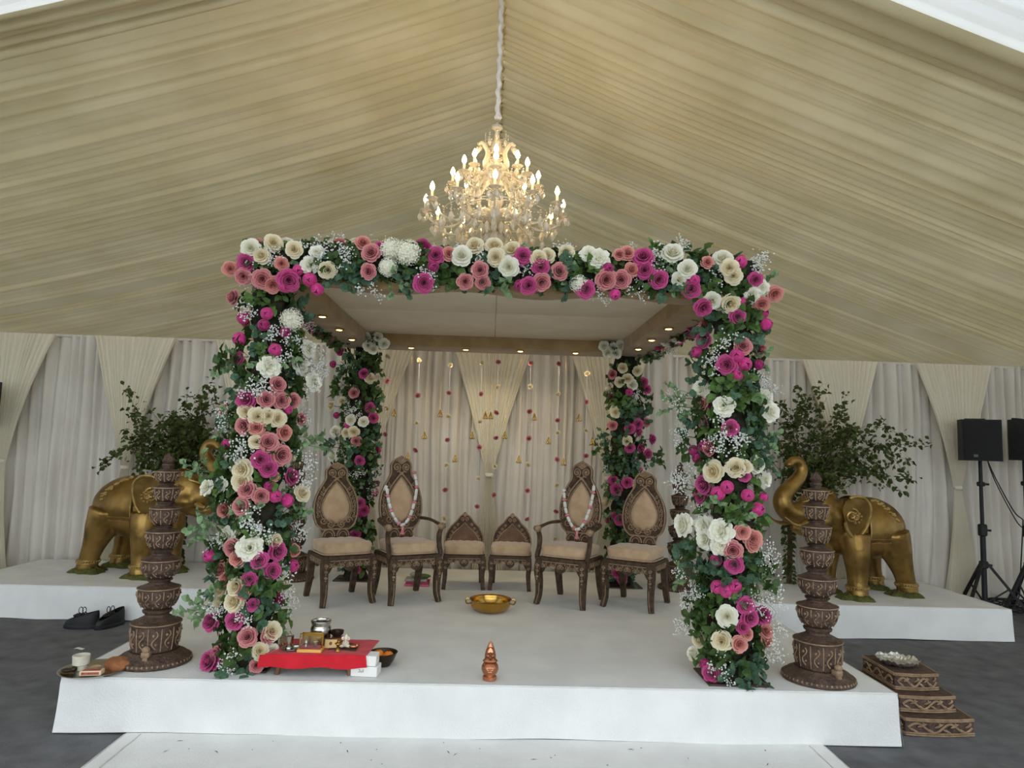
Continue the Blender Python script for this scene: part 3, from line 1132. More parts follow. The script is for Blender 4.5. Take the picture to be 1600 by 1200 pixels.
c.grid(gcore, 120, 12)
c.build('mossy_core', M['core'], gt, angle=None)
for code, px, py, s in parse(GARLAND_FRONT):
    P = on_y(px, py, 4.155)
    P.y += rng.uniform(-0.02, 0.02) + max(0, P.z - 2.86) * 0.6 + max(0, 2.72 - P.z) * 0.3
    P = CAM + ray(px, py) * (P.y / ray(px, py).y)
    up = (P.z - 2.80) * 3.0
    n2 = toward_cam(P) + Vector((rng.uniform(-.3, .3), -0.3, up + rng.uniform(-.1, .25)))
    if code in 'bedgp':
        n2 = Vector((rng.uniform(-.5, .5), -0.8, up * 1.3 + rng.uniform(-.2, .2)))
        P = P - n2.normalized() * SIZE[code] * s * 0.45 + Vector((0, 0.05, 0))
    put(code, P, n2, gt, s, rng)
for i in range(150):
    x = rng.uniform(-1.6, 1.64)
    a = rng.uniform(0, 2 * pi)
    n = Vector((rng.uniform(-.3, .3), cos(a), sin(a)))
    if n.z < -0.2 and n.y > 0:
        n.y = -n.y
    P = Vector((x, 4.30 + 0.05 * cos(a), 2.83 + 0.06 * sin(a)))
    put(rng.choice('eddgdp'), P, n, gt, rng.uniform(0.6, 0.8), rng)
for i in range(46):
    x = rng.uniform(-1.6, 1.64)
    put(rng.choice('MPCKBIb'), Vector((x, 4.38, rng.uniform(2.86, 2.98))), Vector((rng.uniform(-.3, .3), 0.6, 0.7)), gt, 0.95, rng)

# side beam garlands
for s, lab in ((-1, 'garland of roses along the left beam of the canopy'), (1, 'garland of roses along the right beam of the canopy')):
    bx = -1.60 if s < 0 else 1.62
    t = thing('flower_garland', (bx, 5.8, 2.66), lab, 'flower garland')
    rng = random.Random(90 + s)
    c = MB()

    def score(u, v):
        a = 2 * pi * v
        rr = 0.07 + 0.012 * sin(u * 110 + 3 * a)
        return Vector((rr * cos(a), -1.4 + 2.85 * u, 0.14 + rr * 1.2 * sin(a)))
    c.grid(score, 90, 10)
    c.build('mossy_core', M['core'], t, angle=None)
    for i in range(90):
        y = rng.uniform(4.5, 7.25)
        a = rng.uniform(-0.75 * pi, 0.6 * pi)
        n = Vector((s * cos(a), rng.uniform(-.4, .2), sin(a)))
        P = Vector((bx + s * 0.06 * cos(a), y, 2.80 + 0.08 * sin(a)))
        put(rng.choice('eddgdp'), P, n, t, rng.uniform(0.6, 0.85), rng)
    for i in range(70):
        y = rng.uniform(4.55, 7.25)
        a = rng.uniform(-0.7 * pi, 0.6 * pi)
        n = Vector((s * cos(a), rng.uniform(-.7, .1), sin(a)))
        P = Vector((bx + s * 0.09 * cos(a), y, 2.80 + 0.11 * sin(a)))
        put(rng.choice('MMPCKBDMWb'), P, n, t, rng.uniform(0.85, 1.0), rng)

# white rose clusters at the inner back corners of the canopy
for (cl, lab) in (([(572, 527), (590, 527), (600, 537), (583, 545), (575, 540)], 'small bunch of white roses at the back left canopy corner'),
                  ([(944, 541), (957, 543), (970, 540), (963, 552), (950, 551)], 'small bunch of white roses at the back right canopy corner')):
    P0 = on_y(cl[0][0] + 12, cl[0][1] + 5, 6.82)
    t = thing('rose_bunch', P0, lab, 'flowers')
    rng = random.Random(len(lab))
    for px, py in cl:
        P = on_y(px, py, 6.78)
        put('I', P, toward_cam(P) + Vector((rng.uniform(-.4, .4), 0, rng.uniform(-.5, .2))), t, 0.95, rng)
    for i in range(4):
        put('d', P0, Vector((rng.uniform(-.8, .8), -1, rng.uniform(-.6, .4))), t, 0.6, rng)
    put('b', P0, Vector((0, -1, -.3)), t, 0.7, rng)

# ------------------------------------------------------------------ hanging flower strings and bells in front of the curtain
ORD = ['first', 'second', 'third', 'fourth', 'fifth', 'sixth', 'seventh', 'eighth', 'ninth', 'tenth', 'eleventh', 'twelfth', 'thirteenth', 'fourteenth', 'fifteenth']
STR = [
    [('C', 165, 100), ('P', 165, 237), ('C', 165, 390), ('P', 155, 540)],
    [('C', 347, 120), ('P', 338, 320), ('C', 330, 475), ('P', 325, 630), ('C', 322, 805), ('C', 305, 1105)],
    [('C', 520, 150), ('P', 515, 305), ('C', 512, 437), ('P', 507, 572), ('C', 502, 715), ('P', 492, 855), ('C', 490, 1017)],
    [('C', 702, 135), ('P', 697, 312), ('C', 690, 467), ('P', 688, 615), ('C', 682, 790), ('P', 675, 950)],
    [('P', 795, 130), ('C', 790, 270), ('P', 785, 417), ('P', 782, 560), ('C', 775, 722), ('P', 770, 885)],
    [('P', 978, 138), ('C', 975, 270), ('P', 972, 410), ('P', 968, 563), ('C', 963, 712), ('P', 962, 860), ('P', 958, 1020)],
    [('P', 1140, 140), ('C', 1132, 310), ('P', 1130, 460), ('C', 1132, 530), ('P', 1130, 683), ('C', 1125, 828), ('P', 1125, 977), ('C', 1115, 1130)],
    [('C', 1300, 197), ('P', 1293, 357), ('C', 1293, 517), ('P', 1293, 662)]]
STY = 7.18
for i, st in enumerate(STR):
    pts = [on_y(560 + a / 3.636, 530 + b / 3.636, STY) for _, a, b in st]
    xm = sum(p.x for p in pts) / len(pts)
    zb = min(p.z for p in pts)
    t = thing('flower_string', (xm, STY, zb - 0.06), ORD[i] + ' thread of cream and pink roses from the left, hung before the curtain', 'flower string',
              group='rose threads hanging in front of the back curtain')
    th = MB()
    th.tube([(0, 0, 0.04), (0, 0, 2.76 - zb)], 0.0016, 4)
    th.build('thread', M['cord'], t)
    rng = random.Random(200 + i)
    for (c_, _, _), P in zip(st, pts):
        o = put(c_, Vector((xm + (P.x - xm) * 0.5, STY - 0.012, P.z)), Vector((rng.uniform(-.6, .6), -0.7, rng.uniform(-.8, -.1))), t, 0.52, rng)
BELLS = [(203, 412), (280, 660), (375, 540), (465, 415), (550, 672), (647, 540), (722, 427), (752, 427), (832, 540), (912, 677), (1000, 435),
         (1080, 570), (1167, 690), (1253, 440), (1330, 573)]
bl = MB()
bl.lathe([(0.0, 0.052), (0.006, 0.05), (0.010, 0.036), (0.014, 0.018), (0.022, 0.0), (0.020, 0.0), (0.012, 0.016), (0.0, 0.034)], 10)
bell_me = bl.mesh('bell', M['brass'])
for i, (a, b) in enumerate(BELLS):
    P = on_y(560 + a / 3.636, 530 + b / 3.636, STY + 0.03)
    t = thing('bell_pair', (P.x, P.y, P.z - 0.05), ORD[i] + ' pair of small brass bells from the left, hung before the curtain', 'bell',
              group='brass bell pairs hanging in front of the back curtain')
    th = MB()
    th.tube([(0, 0, 0.085), (0, 0, 2.76 - P.z)], 0.0012, 4)
    th.tube([(-0.017, 0, 0.05), (0, 0, 0.09), (0.017, 0, 0.05)], 0.0018, 4)
    th.build('thread', M['brass'], t)
    for sx in (-0.017, 0.017):
        o = link('bell', bell_me, t)
        o.location = (sx, 0, 0)
        o.scale = (0.62, 0.62, 1.55)
        o.rotation_euler = (0, -sx * 13, 0)

# ------------------------------------------------------------------ chandelier
CX, CY = -0.035, 5.80
CH = thing('chandelier', (CX, CY, 3.43), 'large tiered crystal chandelier with lit candle bulbs above the canopy', 'chandelier')
Z0 = 3.43


def zc(z):
    return z - Z0


s = MB()
s.lathe([(0.0, zc(3.52)), (0.02, zc(3.53)), (0.03, zc(3.57)), (0.015, zc(3.60)), (0.05, zc(3.62)), (0.105, zc(3.665)), (0.11, zc(3.68)), (0.05, zc(3.69)),
         (0.03, zc(3.74)), (0.045, zc(3.80)), (0.03, zc(3.86)), (0.022, zc(3.95)), (0.05, zc(4.0)), (0.055, zc(4.03)), (0.022, zc(4.07)), (0.02, zc(4.15)),
         (0.03, zc(4.24)), (0.05, zc(4.30)), (0.042, zc(4.37)), (0.02, zc(4.43)), (0.022, zc(4.47)), (0.05, zc(4.49)), (0.05, zc(4.51)), (0.012, zc(4.52)), (0.012, zc(4.60))], 18)
s.build('stem', M['glass'], CH)
drop = MB()
drop.lathe([(0.0, -0.075), (0.012, -0.06), (0.021, -0.042), (0.014, -0.016), (0.0, 0.0)], 6)
drop_me = drop.mesh('crystal_drop', M['glass'], False)
bead = MB()
bead.ball((0, 0, 0), 0.011, 6, 4)
bead_me = bead.mesh('crystal_bead', M['glass'], False)
bulb = MB()
bulb.lathe([(0.008, 0.0), (0.018, 0.014), (0.021, 0.030), (0.014, 0.054), (0.004, 0.074), (0.0, 0.078)], 10)
bulb_me = bulb.mesh('bulb', M['bulb'])
cand = MB()
cand.lathe([(0.011, 0.0), (0.011, 0.075), (0.008, 0.078)], 10)
cand_me = cand.mesh('candle', M['candle'])
bob = MB()
bob.lathe([(0.0, -0.012), (0.02, -0.01), (0.05, 0.008), (0.052, 0.012), (0.02, 0.0), (0.012, 0.004)], 12)
bob_me = bob.mesh('drip_dish', M['glass'])
chain = MB()
rng = random.Random(61)


def arm(R, zb, zstart, a, dip):
    """S-shaped glass arm ending in a dish, candle and bulb"""
    ca, sa = cos(a), sin(a)

    def q(r, z):
        return Vector((r * ca, r * sa, zc(z)))
    zd = zb - 0.115
    pts = spline([q(0.03, zstart), q(R * 0.3, zstart - dip * 0.1), q(R * 0.62, zd - dip), q(R * 0.88, zd - dip * 0.75), q(R, zd - 0.02)], 14)
    m = MB()
    m.tube(pts, [0.013 - 0.004 * i / 14 for i in range(15)], 6)
    o = m.build('arm', M['glass'], CH)
    d = link('drip_dish', bob_me, CH)
    d.location = q(R, zd)
    c_ = link('candle', cand_me, CH)
    c_.location = q(R, zd)
    b_ = link('bulb', bulb_me, c_)
    b_.location = (0, 0, 0.078)
    for k in range(4):
        aa = a + k * pi / 2 + 0.4
        P = q(R, zd) + Vector((0.05 * cos(aa), 0.05 * sin(aa), -0.012))
        chain.ball(P, 0.008, 5, 4)
        dd = link('crystal_drop', drop_me, CH)
        dd.location = P + Vector((0, 0, -0.008))
        dd.rotation_euler = (0, 0, rng.uniform(0, 3))
    # bead swag to the stem
    top = q(0.04, zb + 0.22)
    end = q(R, zd)
    for k in range(1, 16):
        t = k / 16
        P = top.lerp(end, t) + Vector((0, 0, -0.18 * sin(pi * t)))
        chain.ball(P, 0.0085 if k % 2 else 0.006, 5, 4)
    for f_ in (0.45, 0.75):
        P = pts[int(14 * f_)]
        chain.ball(P + Vector((0, 0, -0.02)), 0.008, 5, 4)
        dd = link('crystal_drop', drop_me, CH)
        dd.location = P + Vector((0, 0, -0.028))
        dd.scale = (1.15, 1.15, 1.25)


for k in range(12):
    arm(0.60, 3.83, 3.72, -pi / 2 + 2 * pi * k / 12, 0.13)
for k in range(8):
    arm(0.375, 4.085, 4.02, -pi / 2 + 2 * pi * k / 8, 0.09)
for k in range(6):
    arm(0.215, 4.215, 4.16, -pi / 2 + 2 * pi * k / 6, 0.06)
# curled glass horns near the top
for k in range(6):
    a = pi / 6 + k * pi / 3
    ca, sa = cos(a), sin(a)
    m = MB()
    P = [(0.03, 4.06), (0.11, 4.14), (0.075, 4.27), (0.11, 4.37), (0.165, 4.405)] if k % 2 == 0 else [(0.03, 4.06), (0.12, 4.12), (0.09, 4.24), (0.14, 4.32), (0.185, 4.30)]
    m.tube(spline([Vector((r * ca, r * sa, zc(z))) for r, z in P], 14), [0.012 + 0.006 * sin(pi * i / 14) for i in range(15)], 6)
    m.build('glass_horn', M['glass'], CH)
    dd = link('crystal_drop', drop_me, CH)
    dd.location = (P[-1][0] * ca, P[-1][0] * sa, zc(P[-1][1]) - 0.015)
# ring of drops under the bowl and lower rings
for R, z, n, sc in ((0.105, 3.66, 10, 1.4), (0.06, 3.60, 6, 1.6), (0.30, 3.70, 16, 1.2), (0.46, 3.66, 20, 1.25), (0.20, 3.98, 12, 1.1), (0.10, 4.40, 8, 0.9)):
    for k in range(n):
        a = 2 * pi * k / n + R * 9
        dd = link('crystal_drop', drop_me, CH)
        dd.location = (R * cos(a), R * sin(a), zc(z) - 0.03)
        dd.scale = (sc, sc, sc * 1.15)
        dd.rotation_euler = (0, 0, a)
        for q_ in range(4):
            chain.ball((R * cos(a), R * sin(a), zc(z) - 0.022 + q_ * 0.02), 0.0075, 5, 4)
for R, z in ((0.30, 3.74), (0.46, 3.70), (0.20, 4.02)):
    chain.tube([(R * cos(2 * pi * i / 36), R * sin(2 * pi * i / 36), zc(z)) for i in range(37)], 0.005, 5, cap=False)
tag(chain.build('bead_chains', M['glass'], CH), kind='stuff')
cd = MB()
cp = []
zr = roof_z(0)
for i in range(60):
    t = i / 59
    z = 4.575 + (zr - 4.575) * t
    cp.append(((0.006 * sin(i * 0.9), 0.005 * cos(i * 1.3), zc(z))))
cd.tube(cp, [0.021 + 0.004 * sin(i * 1.7) + (0.012 if i == 1 else 0.006 if i in (0, 2) else 0) for i in range(60)], 10)
cd.build('cord_cover', M['cord'], CH)
ck = MB()
for k in range(3):
    ck.tube([(0.012 * cos(a) * (1 if k % 2 else 0.2), 0.012 * cos(a) * (0.2 if k % 2 else 1), zc(4.585 - k * 0.016) + 0.011 * sin(a)) for a in [2 * pi * i / 10 for i in range(11)]], 0.003, 5, cap=False)
ck.build('hook_chain', M['dark'], CH)
for z, e in ((3.9, 3), (4.2, 2)):
    ld = bpy.data.lights.new('chandelier_glow', 'POINT')
    ld.energy = e
    ld.color = (1.0, 0.74, 0.42)
    ld.shadow_soft_size = 0.25
    lo = bpy.data.objects.new('chandelier_glow', ld)
    COL.objects.link(lo)
    lo.parent = CH
    lo.location = (0, 0, zc(z))

# ------------------------------------------------------------------ carved chairs


def loop_from(half, n=None):
    """outline from a list of (half width, z), bottom to top, mirrored"""
    r = [(w, z) for w, z in half]
    l = [(-w, z) for w, z in reversed(half)]
    return r + l


def smooth_half(pts, n=40):
    c = spline([(p[0], p[1], 0) for p in pts], n)
    return [(max(0.0005, v.x), v.y) for v in c]


def leg(t, pts, r0, r1, m='wood', name='leg'):
    b = MB()
    c = spline(pts, 12)
    rs = [r0 + (r1 - r0) * i / 12 for i in range(13)]
    b.tube(c, rs, 4, up=(1, 0.0001, 0))
    d = Vector((0, -1, 0))
    o = b.build(name, M[m], t, smooth=False)
    return o


def apron(t, w, zt, drop, y, d, rot=None, seed=0):
    """scalloped carved rail"""
    b = MB()
    n = 32
    out = []
    for i in range(n + 1):
        u = -1 + 2 * i / n
        e = abs(u)
        z = zt - drop * (0.55 + 0.45 * cos(u * pi * 2.0) * 0.5 + 0.35 * (e ** 3)) - (0.35 * drop * max(0, 1 - e * 6)) + drop * 0.12 * cos(u * 18)
        out.append((u * w / 2, z))
    out += [(w / 2, zt), (-w / 2, zt)]
    Mx = rot
    b.prism(out, y - d / 2, y + d / 2, Mx)
    o = b.build('apron', M['wood'], t, smooth=False)
    r = MB()
    yf = y - d / 2 - 0.002
    for k in range(-2, 3):
        cx = k * w / 5.2
        for sg in (-1, 1):
            pts = spiral((cx + sg * w / 22, zt - drop * 0.42), w / 20, 1.3, 10, pi / 2, sg, 0.2, yf)
            r.tube([Mx @ p if Mx else p for p in pts], 0.0045, 4)
    for z in (zt - 0.005,):
        pts = [Vector((-w / 2, yf, z)), Vector((w / 2, yf, z))]
        r.tube([Mx @ p if Mx else p for p in pts], 0.005, 4)
    for k in range(9):
        P = Vector((-w / 2 + w * (k + 0.5) / 9, yf, zt - 0.02))
        r.ball(Mx @ P if Mx else P, 0.007, 6, 4)
    r.build('carved_relief', M['relief'], o)
    return o


def cushion(t, w, d, z0, h, name='seat_cushion'):
    b = MB()

    def fn(u, v):
        return None
    nu, nv = 20, 16
    bm = bmesh.new()
    bmesh.ops.create_cube(bm, size=1.0)
    bmesh.ops.subdivide_edges(bm, edges=bm.edges[:], cuts=9, use_grid_fill=True)
    for v in bm.verts:
        x, y, z = v.co * 2
        r = 7.0
        L_ = (abs(x) ** r + abs(y) ** r + abs(z) ** 6) ** (1 / r)
        L_ = max(L_, 1.0)
        x, y, z = x / L_, y / L_, z / L_
        dome = 0.13 * (1 - x * x) * (1 - y * y) if z > 0 else 0
        v.co = Vector((x * w / 2 * (1 + 0.02 * sin(z * 3)), y * d / 2, z0 + h * (0.5 + 0.42 * z + 0.45 * dome)
                       + (0.006 * sin(x * 17 + y * 9) * sin(y * 13) if z > 0.3 else 0)))
    bm.verts.index_update()
    b.add([v.co.copy() for v in bm.verts], [tuple(v.index for v in f.verts) for f in bm.faces])
    bm.free()
    o = b.build(name, M['velvet'], t, angle=None)
    p = MB()
    zz = z0 + h * 0.14
    pts = []
    for i in range(41):
        a = 2 * pi * i / 40
        cx, cy = cos(a), sin(a)
        L_ = (abs(cx) ** 6 + abs(cy) ** 6) ** (1 / 6)
        pts.append((cx / L_ * (w / 2 + 0.002), cy / L_ * (d / 2 + 0.002), zz))
    p.tube(pts, 0.005, 5, cap=False)
    p.build('piping', M['velvet'], o)
    return o


HALF_OUT = smooth_half([(0.125, 0.60), (0.172, 0.645), (0.197, 0.72), (0.203, 0.80), (0.192, 0.88), (0.163, 0.96), (0.122, 1.03), (0.100, 1.07), (0.098, 1.11), (0.096, 1.15), (0.070, 1.188), (0.034, 1.207), (0.0, 1.224)])
HALF_IN = smooth_half([(0.0, 0.655), (0.062, 0.673), (0.106, 0.72), (0.127, 0.78), (0.125, 0.83), (0.105, 0.89), (0.074, 0.95), (0.039, 1.0), (0.0, 1.045)])


def lean(z, zb, tilt):
    return (z - zb) * tilt


def high_chair(name, loc, rz, label, arms, hs=1.0):
    t = thing(name, loc, label, 'chair', rz, group='tall carved chairs on the stage')
    W, D = 0.47, 0.46
    SZ = 0.40
    tilt = 0.10
    yb = D / 2 - 0.03
    Bk = Matrix.Translation((0, yb, 0.52)) @ Matrix.Rotation(-tilt, 4, 'X') @ Matrix.Diagonal((1.03, 1, hs, 1)) @ Matrix.Translation((0, 0, -0.52))
    # seat frame
    b = MB()
    b.rbox((0, 0, SZ + 0.0), (W, D, 0.035), 0.008, 2)
    b.build('seat_frame', M['wood'], t)
    cushion(t, W - 0.03, D - 0.04, SZ + 0.012, 0.125)
    apron(t, W - 0.06, SZ - 0.015, 0.10, -D / 2 + 0.02, 0.024)
    for sg in (-1, 1):
        R = Matrix.Translation((sg * (W / 2 - 0.02), 0, 0)) @ Matrix.Rotation(sg * pi / 2, 4, 'Z')
        apron(t, D - 0.08, SZ - 0.015, 0.075, 0.0, 0.022, R)
        # front cabriole leg with carved knee
        x, y = sg * (W / 2 - 0.028), -D / 2 + 0.028
        o = leg(t, [(x, y, SZ - 0.01), (x + sg * 0.012, y - 0.014, SZ - 0.10), (x + sg * 0.004, y - 0.004, 0.20), (x + sg * 0.004, y - 0.008, 0.08), (x + sg * 0.018, y - 0.03, 0.0)], 0.046, 0.029)
        r = MB()
        for k, zz in enumerate((SZ - 0.05, SZ - 0.10, SZ - 0.15)):
            r.tube(spiral((x + sg * 0.008, zz), 0.017 - 0.002 * k, 1.4, 12, 0, sg, 0.2, y - 0.048), 0.0045, 4)
            r.ball((x + sg * 0.008, y - 0.049, zz - 0.025), 0.007, 6, 4)
        r.tube([(x - sg * 0.008, y - 0.026, 0.22), (x - sg * 0.006, y - 0.032, 0.10), (x + sg * 0.012, y - 0.05, 0.01)], 0.004, 4)
        r.build('leg_relief', M['relief'], o)
        # rear leg sweeping back
        y2 = D / 2 - 0.03
        leg(t, [(x, y2, SZ), (x, y2 + 0.0, SZ - 0.12), (x, y2 + 0.03, 0.15), (x + sg * 0.005, y2 + 0.085, 0.0)], 0.043, 0.030)
    # lower splat
    b = MB()
    b.prism(loop_from(smooth_half([(0.15, 0.40), (0.135, 0.47), (0.115, 0.53), (0.12, 0.58), (0.15, 0.64)], 10)), -0.016, 0.016, Bk)
    o = b.build('splat', M['wood'], t, smooth=False)
    r = MB()
    for sg in (-1, 1):
        r.tube([Bk @ p for p in [Vector((sg * 0.065 + 0.055 * cos(a), -0.02, 0.535 + 0.065 * sin(a))) for a in [pi * i / 10 for i in range(11)]]], 0.007, 5)
        r.tube([Bk @ p for p in [Vector((sg * 0.065 + 0.035 * cos(a), -0.02, 0.535 + 0.042 * sin(a))) for a in [pi * i / 10 for i in range(11)]]], 0.005, 5)
    r.build('splat_relief', M['relief'], o)
    # back frame
    outer = loop_from(HALF_OUT)
    n = len(outer)
    inn = loop_from(HALF_IN)
    b = MB()
    b.ring(outer, inn, -0.018, 0.020, Bk)
    bf = b.build('back_frame', M['wood'], t, smooth=False)
    bp = MB()
    bp.prism([(x * 0.985, z) for x, z in outer], 0.012, 0.026, Bk)
    bp.build('back_board', M['wood'], bf, smooth=False)
    r = MB()
    for lp, rad, yy, sc in ((outer, 0.008, -0.018, 0.985), (inn, 0.006, -0.020, 1.04), (inn, 0.004, -0.018, 1.16)):
        pts = [Bk @ Vector((x * sc, yy, 0.80 + (z - 0.80) * sc if sc > 1.1 else z)) for x, z in lp]
        r.tube(pts + [pts[0]], rad, 5, cap=False)
    for sg in (-1, 1):
        # crest scrolls
        r.tube([Bk @ p for p in spiral((sg * 0.046, 1.125), 0.040, 1.8, 22, -pi / 2, -sg, 0.15, -0.024)], 0.0065, 5)
        r.ball(Bk @ Vector((sg * 0.046, -0.026, 1.125)), 0.012, 7, 5)
        # crossing ribbon of the peak
        r.tube([Bk @ Vector(p) for p in ((-sg * 0.03, -0.026, 1.095), (sg * 0.03, -0.026, 1.045), (sg * 0.085, -0.024, 0.98), (sg * 0.125, -0.022, 0.91))], 0.008, 5)
        # lower scrolls
        r.tube([Bk @ p for p in spiral((sg * 0.05, 0.645), 0.038, 1.6, 20, pi / 2, sg, 0.15, -0.024)], 0.0065, 5)
        r.tube([Bk @ p for p in spiral((sg * 0.115, 0.68), 0.034, 1.3, 16, 0, sg, 0.15, -0.024)], 0.006, 5)
        # vine of leaves and balls between rims
        for k in range(7):
            z = 0.72 + k * 0.042
            f_ = k / 6
            xo = [0.163, 0.168, 0.168, 0.163, 0.152, 0.136, 0.117][k]
            r.tube([Bk @ p for p in spiral((sg * xo, z), 0.017, 1.2, 10, k * 1.7, sg if k % 2 else -sg, 0.2, -0.022)], 0.004, 4)
            r.ball(Bk @ Vector((sg * (xo + 0.003), -0.024, z + 0.02)), 0.0075, 6, 4)
    # shell crest
    for k in range(-3, 4):
        a = pi / 2 + k * 0.32
        r.tube([Bk @ Vector((0, -0.022, 1.155)), Bk @ Vector((0.062 * cos(a), -0.026, 1.155 + 0.062 * sin(a)))], [0.004, 0.009], 5)
    r.build('back_relief', M['relief'], bf)
    # padded tear-drop panel
    pd = MB()
    k = len(inn)
    cz = 0.82
    vs, fs = [Vector((0, -0.030, cz))], []
    for ring_, (sc, yy) in enumerate(((0.45, -0.029), (0.75, -0.026), (0.93, -0.019), (1.01, -0.006))):
        for x, z in inn:
            vs.append(Vector((x * sc, yy, cz + (z - cz) * sc)))
    for i in range(k):
        j = (i + 1) % k
        fs.append((0, 1 + i, 1 + j))
        for q in range(3):
            fs.append((1 + q * k + i, 1 + (q + 1) * k + i, 1 + (q + 1) * k + j, 1 + q * k + j))
    pd.add([Bk @ v for v in vs], fs)
    pd.build('back_pad', M['velvet'], t, angle=None)
    if arms:
        for sg in (-1, 1):
            x = sg * (W / 2 + 0.012)
            b = MB()
            b.tube(spline([(sg * 0.185, yb + 0.03, 0.70), (x, yb - 0.10, 0.695), (x + sg * 0.012, -0.08, 0.675), (x + sg * 0.006, -D / 2 + 0.07, 0.66)], 12),
                   [0.020 + 0.004 * sin(i) * 0.3 for i in range(13)], 6, flat=0.75)
            o = b.build('arm', M['wood'], t)
            e = MB()
            e.ball((x + sg * 0.006, -D / 2 + 0.055, 0.66), (0.034, 0.034, 0.032), 12, 8)
            e.tube([Vector((x + sg * 0.04, -D / 2 + 0.055 + p.x, 0.66 + p.z)) for p in spiral((0, 0), 0.024, 1.5, 14, 0, 1, 0.15)], 0.004, 4)
            e.build('arm_scroll', M['relief'], o)
            p = MB()
            p.tube(spline([(x + sg * 0.004, -D / 2 + 0.06, 0.64), (x - sg * 0.002, -D / 2 + 0.085, 0.58), (x - sg * 0.004, -D / 2 + 0.075, 0.50), (x - sg * 0.004, -D / 2 + 0.035, 0.42), (x - sg * 0.004, -D / 2 + 0.06, 0.36)], 14),
                   [0.021, 0.022, 0.023, 0.024, 0.024, 0.024, 0.023, 0.023, 0.023, 0.023, 0.023, 0.022, 0.02, 0.018, 0.014], 6)
            p.build('arm_post', M['wood'], t)
    return t


def low_chair(loc, rz, label):
    t = thing('low_carved_chair', loc, label, 'chair', rz, group='low carved chairs in the middle of the stage')
    W, D, SZ = 0.41, 0.36, 0.315
    b = MB()
    b.rbox((0, 0, SZ), (W, D, 0.03), 0.007, 2)
    b.build('seat_frame', M['wood'], t)
    cushion(t, W - 0.02, D - 0.03, SZ + 0.01, 0.115)
    apron(t, W - 0.05, SZ - 0.012, 0.09, -D / 2 + 0.018, 0.022)
    for sg in (-1, 1):
        R = Matrix.Translation((sg * (W / 2 - 0.018), 0, 0)) @ Matrix.Rotation(sg * pi / 2, 4, 'Z')
        apron(t, D - 0.07, SZ - 0.012, 0.06, 0.0, 0.02, R)
        x, y = sg * (W / 2 - 0.024), -D / 2 + 0.024
        o = leg(t, [(x, y, SZ), (x + sg * 0.008, y - 0.012, SZ - 0.08), (x, y, 0.14), (x + sg * 0.012, y - 0.02, 0.0)], 0.039, 0.027)
        r = MB()
        for k, zz in enumerate((SZ - 0.05, SZ - 0.10)):
            r.tube(spiral((x, zz), 0.015, 1.4, 12, 0, sg, 0.2, y - 0.041), 0.004, 4)
        r.build('leg_relief', M['relief'], o)
        y2 = D / 2 - 0.025
        leg(t, [(x, y2, SZ), (x, y2, SZ - 0.08), (x, y2 + 0.01, 0.12), (x + sg * 0.004, y2 + 0.05, 0.0)], 0.035, 0.026)
    Bk = Matrix.Translation((0, D / 2 - 0.03, 0.34)) @ Matrix.Rotation(-0.08, 4, 'X') @ Matrix.Translation((0, 0, -0.34))
    ho = smooth_half([(0.185, 0.33), (0.200, 0.40), (0.198, 0.46), (0.178, 0.52), (0.14, 0.575), (0.095, 0.615), (0.068, 0.65), (0.048, 0.675), (0.022, 0.69), (0.0, 0.715)])
    hi = smooth_half([(0.135, 0.345), (0.142, 0.40), (0.138, 0.44), (0.118, 0.485), (0.085, 0.525), (0.05, 0.555), (0.024, 0.58), (0.0, 0.61)])
    outer, inn = loop_from(ho), loop_from(hi)
    b = MB()
    b.ring(outer, inn, -0.016, 0.016, Bk)
    bf = b.build('back_frame', M['wood'], t, smooth=False)
    r = MB()
    for lp, rad, yy, sc in ((outer, 0.007, -0.016, 0.98), (inn, 0.006, -0.018, 1.05)):
        pts = [Bk @ Vector((x * sc, yy, z)) for x, z in lp]
        r.tube(pts, rad, 5)
    for sg in (-1, 1):
        for k in range(6):
            f_ = k / 5
            xo, z = 0.168 - 0.1 * f_ ** 1.6, 0.40 + 0.19 * f_
            r.tube([Bk @ p for p in spiral((sg * xo, z), 0.016, 1.2, 10, k, sg, 0.2, -0.02)], 0.004, 4)
        r.tube([Bk @ p for p in spiral((sg * 0.026, 0.645), 0.022, 1.5, 14, -pi / 2, -sg, 0.2, -0.02)], 0.005, 4)
    for k in range(-2, 3):
        a = pi / 2 + k * 0.35
        r.tube([Bk @ Vector((0, -0.02, 0.665)), Bk @ Vector((0.04 * cos(a), -0.022, 0.665 + 0.042 * sin(a)))], [0.004, 0.007], 5)
    r.build('back_relief', M['relief'], bf)
    p = MB()
    p.prism([(x * 1.02, z) for x, z in inn], -0.006, 0.010, Bk)
    p.build('back_panel', M['wood_panel'], t, smooth=False)
    return t


M['wood_panel'] = mat('worn brown panel', (96, 68, 50), (128, 98, 74), rough=0.7, nscale=12, contrast=0.5, bump=0.3, bscale=40)
A1 = radians(31)
c1 = high_chair('carved_chair', (-1.30, 6.25, STAGE_Z), A1, 'tall carved chair without arms beside the front left flower column', False, 0.97)
c2 = high_chair('carved_armchair', (-0.73, 6.37, STAGE_Z), A1 * 0.9, 'tall carved armchair left of the low chairs, garland on its back', True, 1.08)
c3 = high_chair('carved_armchair', (0.76, 6.37, STAGE_Z), -A1 * 0.95, 'tall carved armchair right of the low chairs, garland on its back', True, 1.08)
c4 = high_chair('carved_chair', (1.355, 6.32, STAGE_Z), -A1 * 1.0, 'tall carved chair without arms beside the front right flower column', False, 0.97)
low_chair((-0.235, 6.99, STAGE_Z), radians(3), 'low carved chair with beige seat, left one of the pair')
low_chair((0.235, 6.99, STAGE_Z), radians(-4), 'low carved chair with beige seat, right one of the pair')


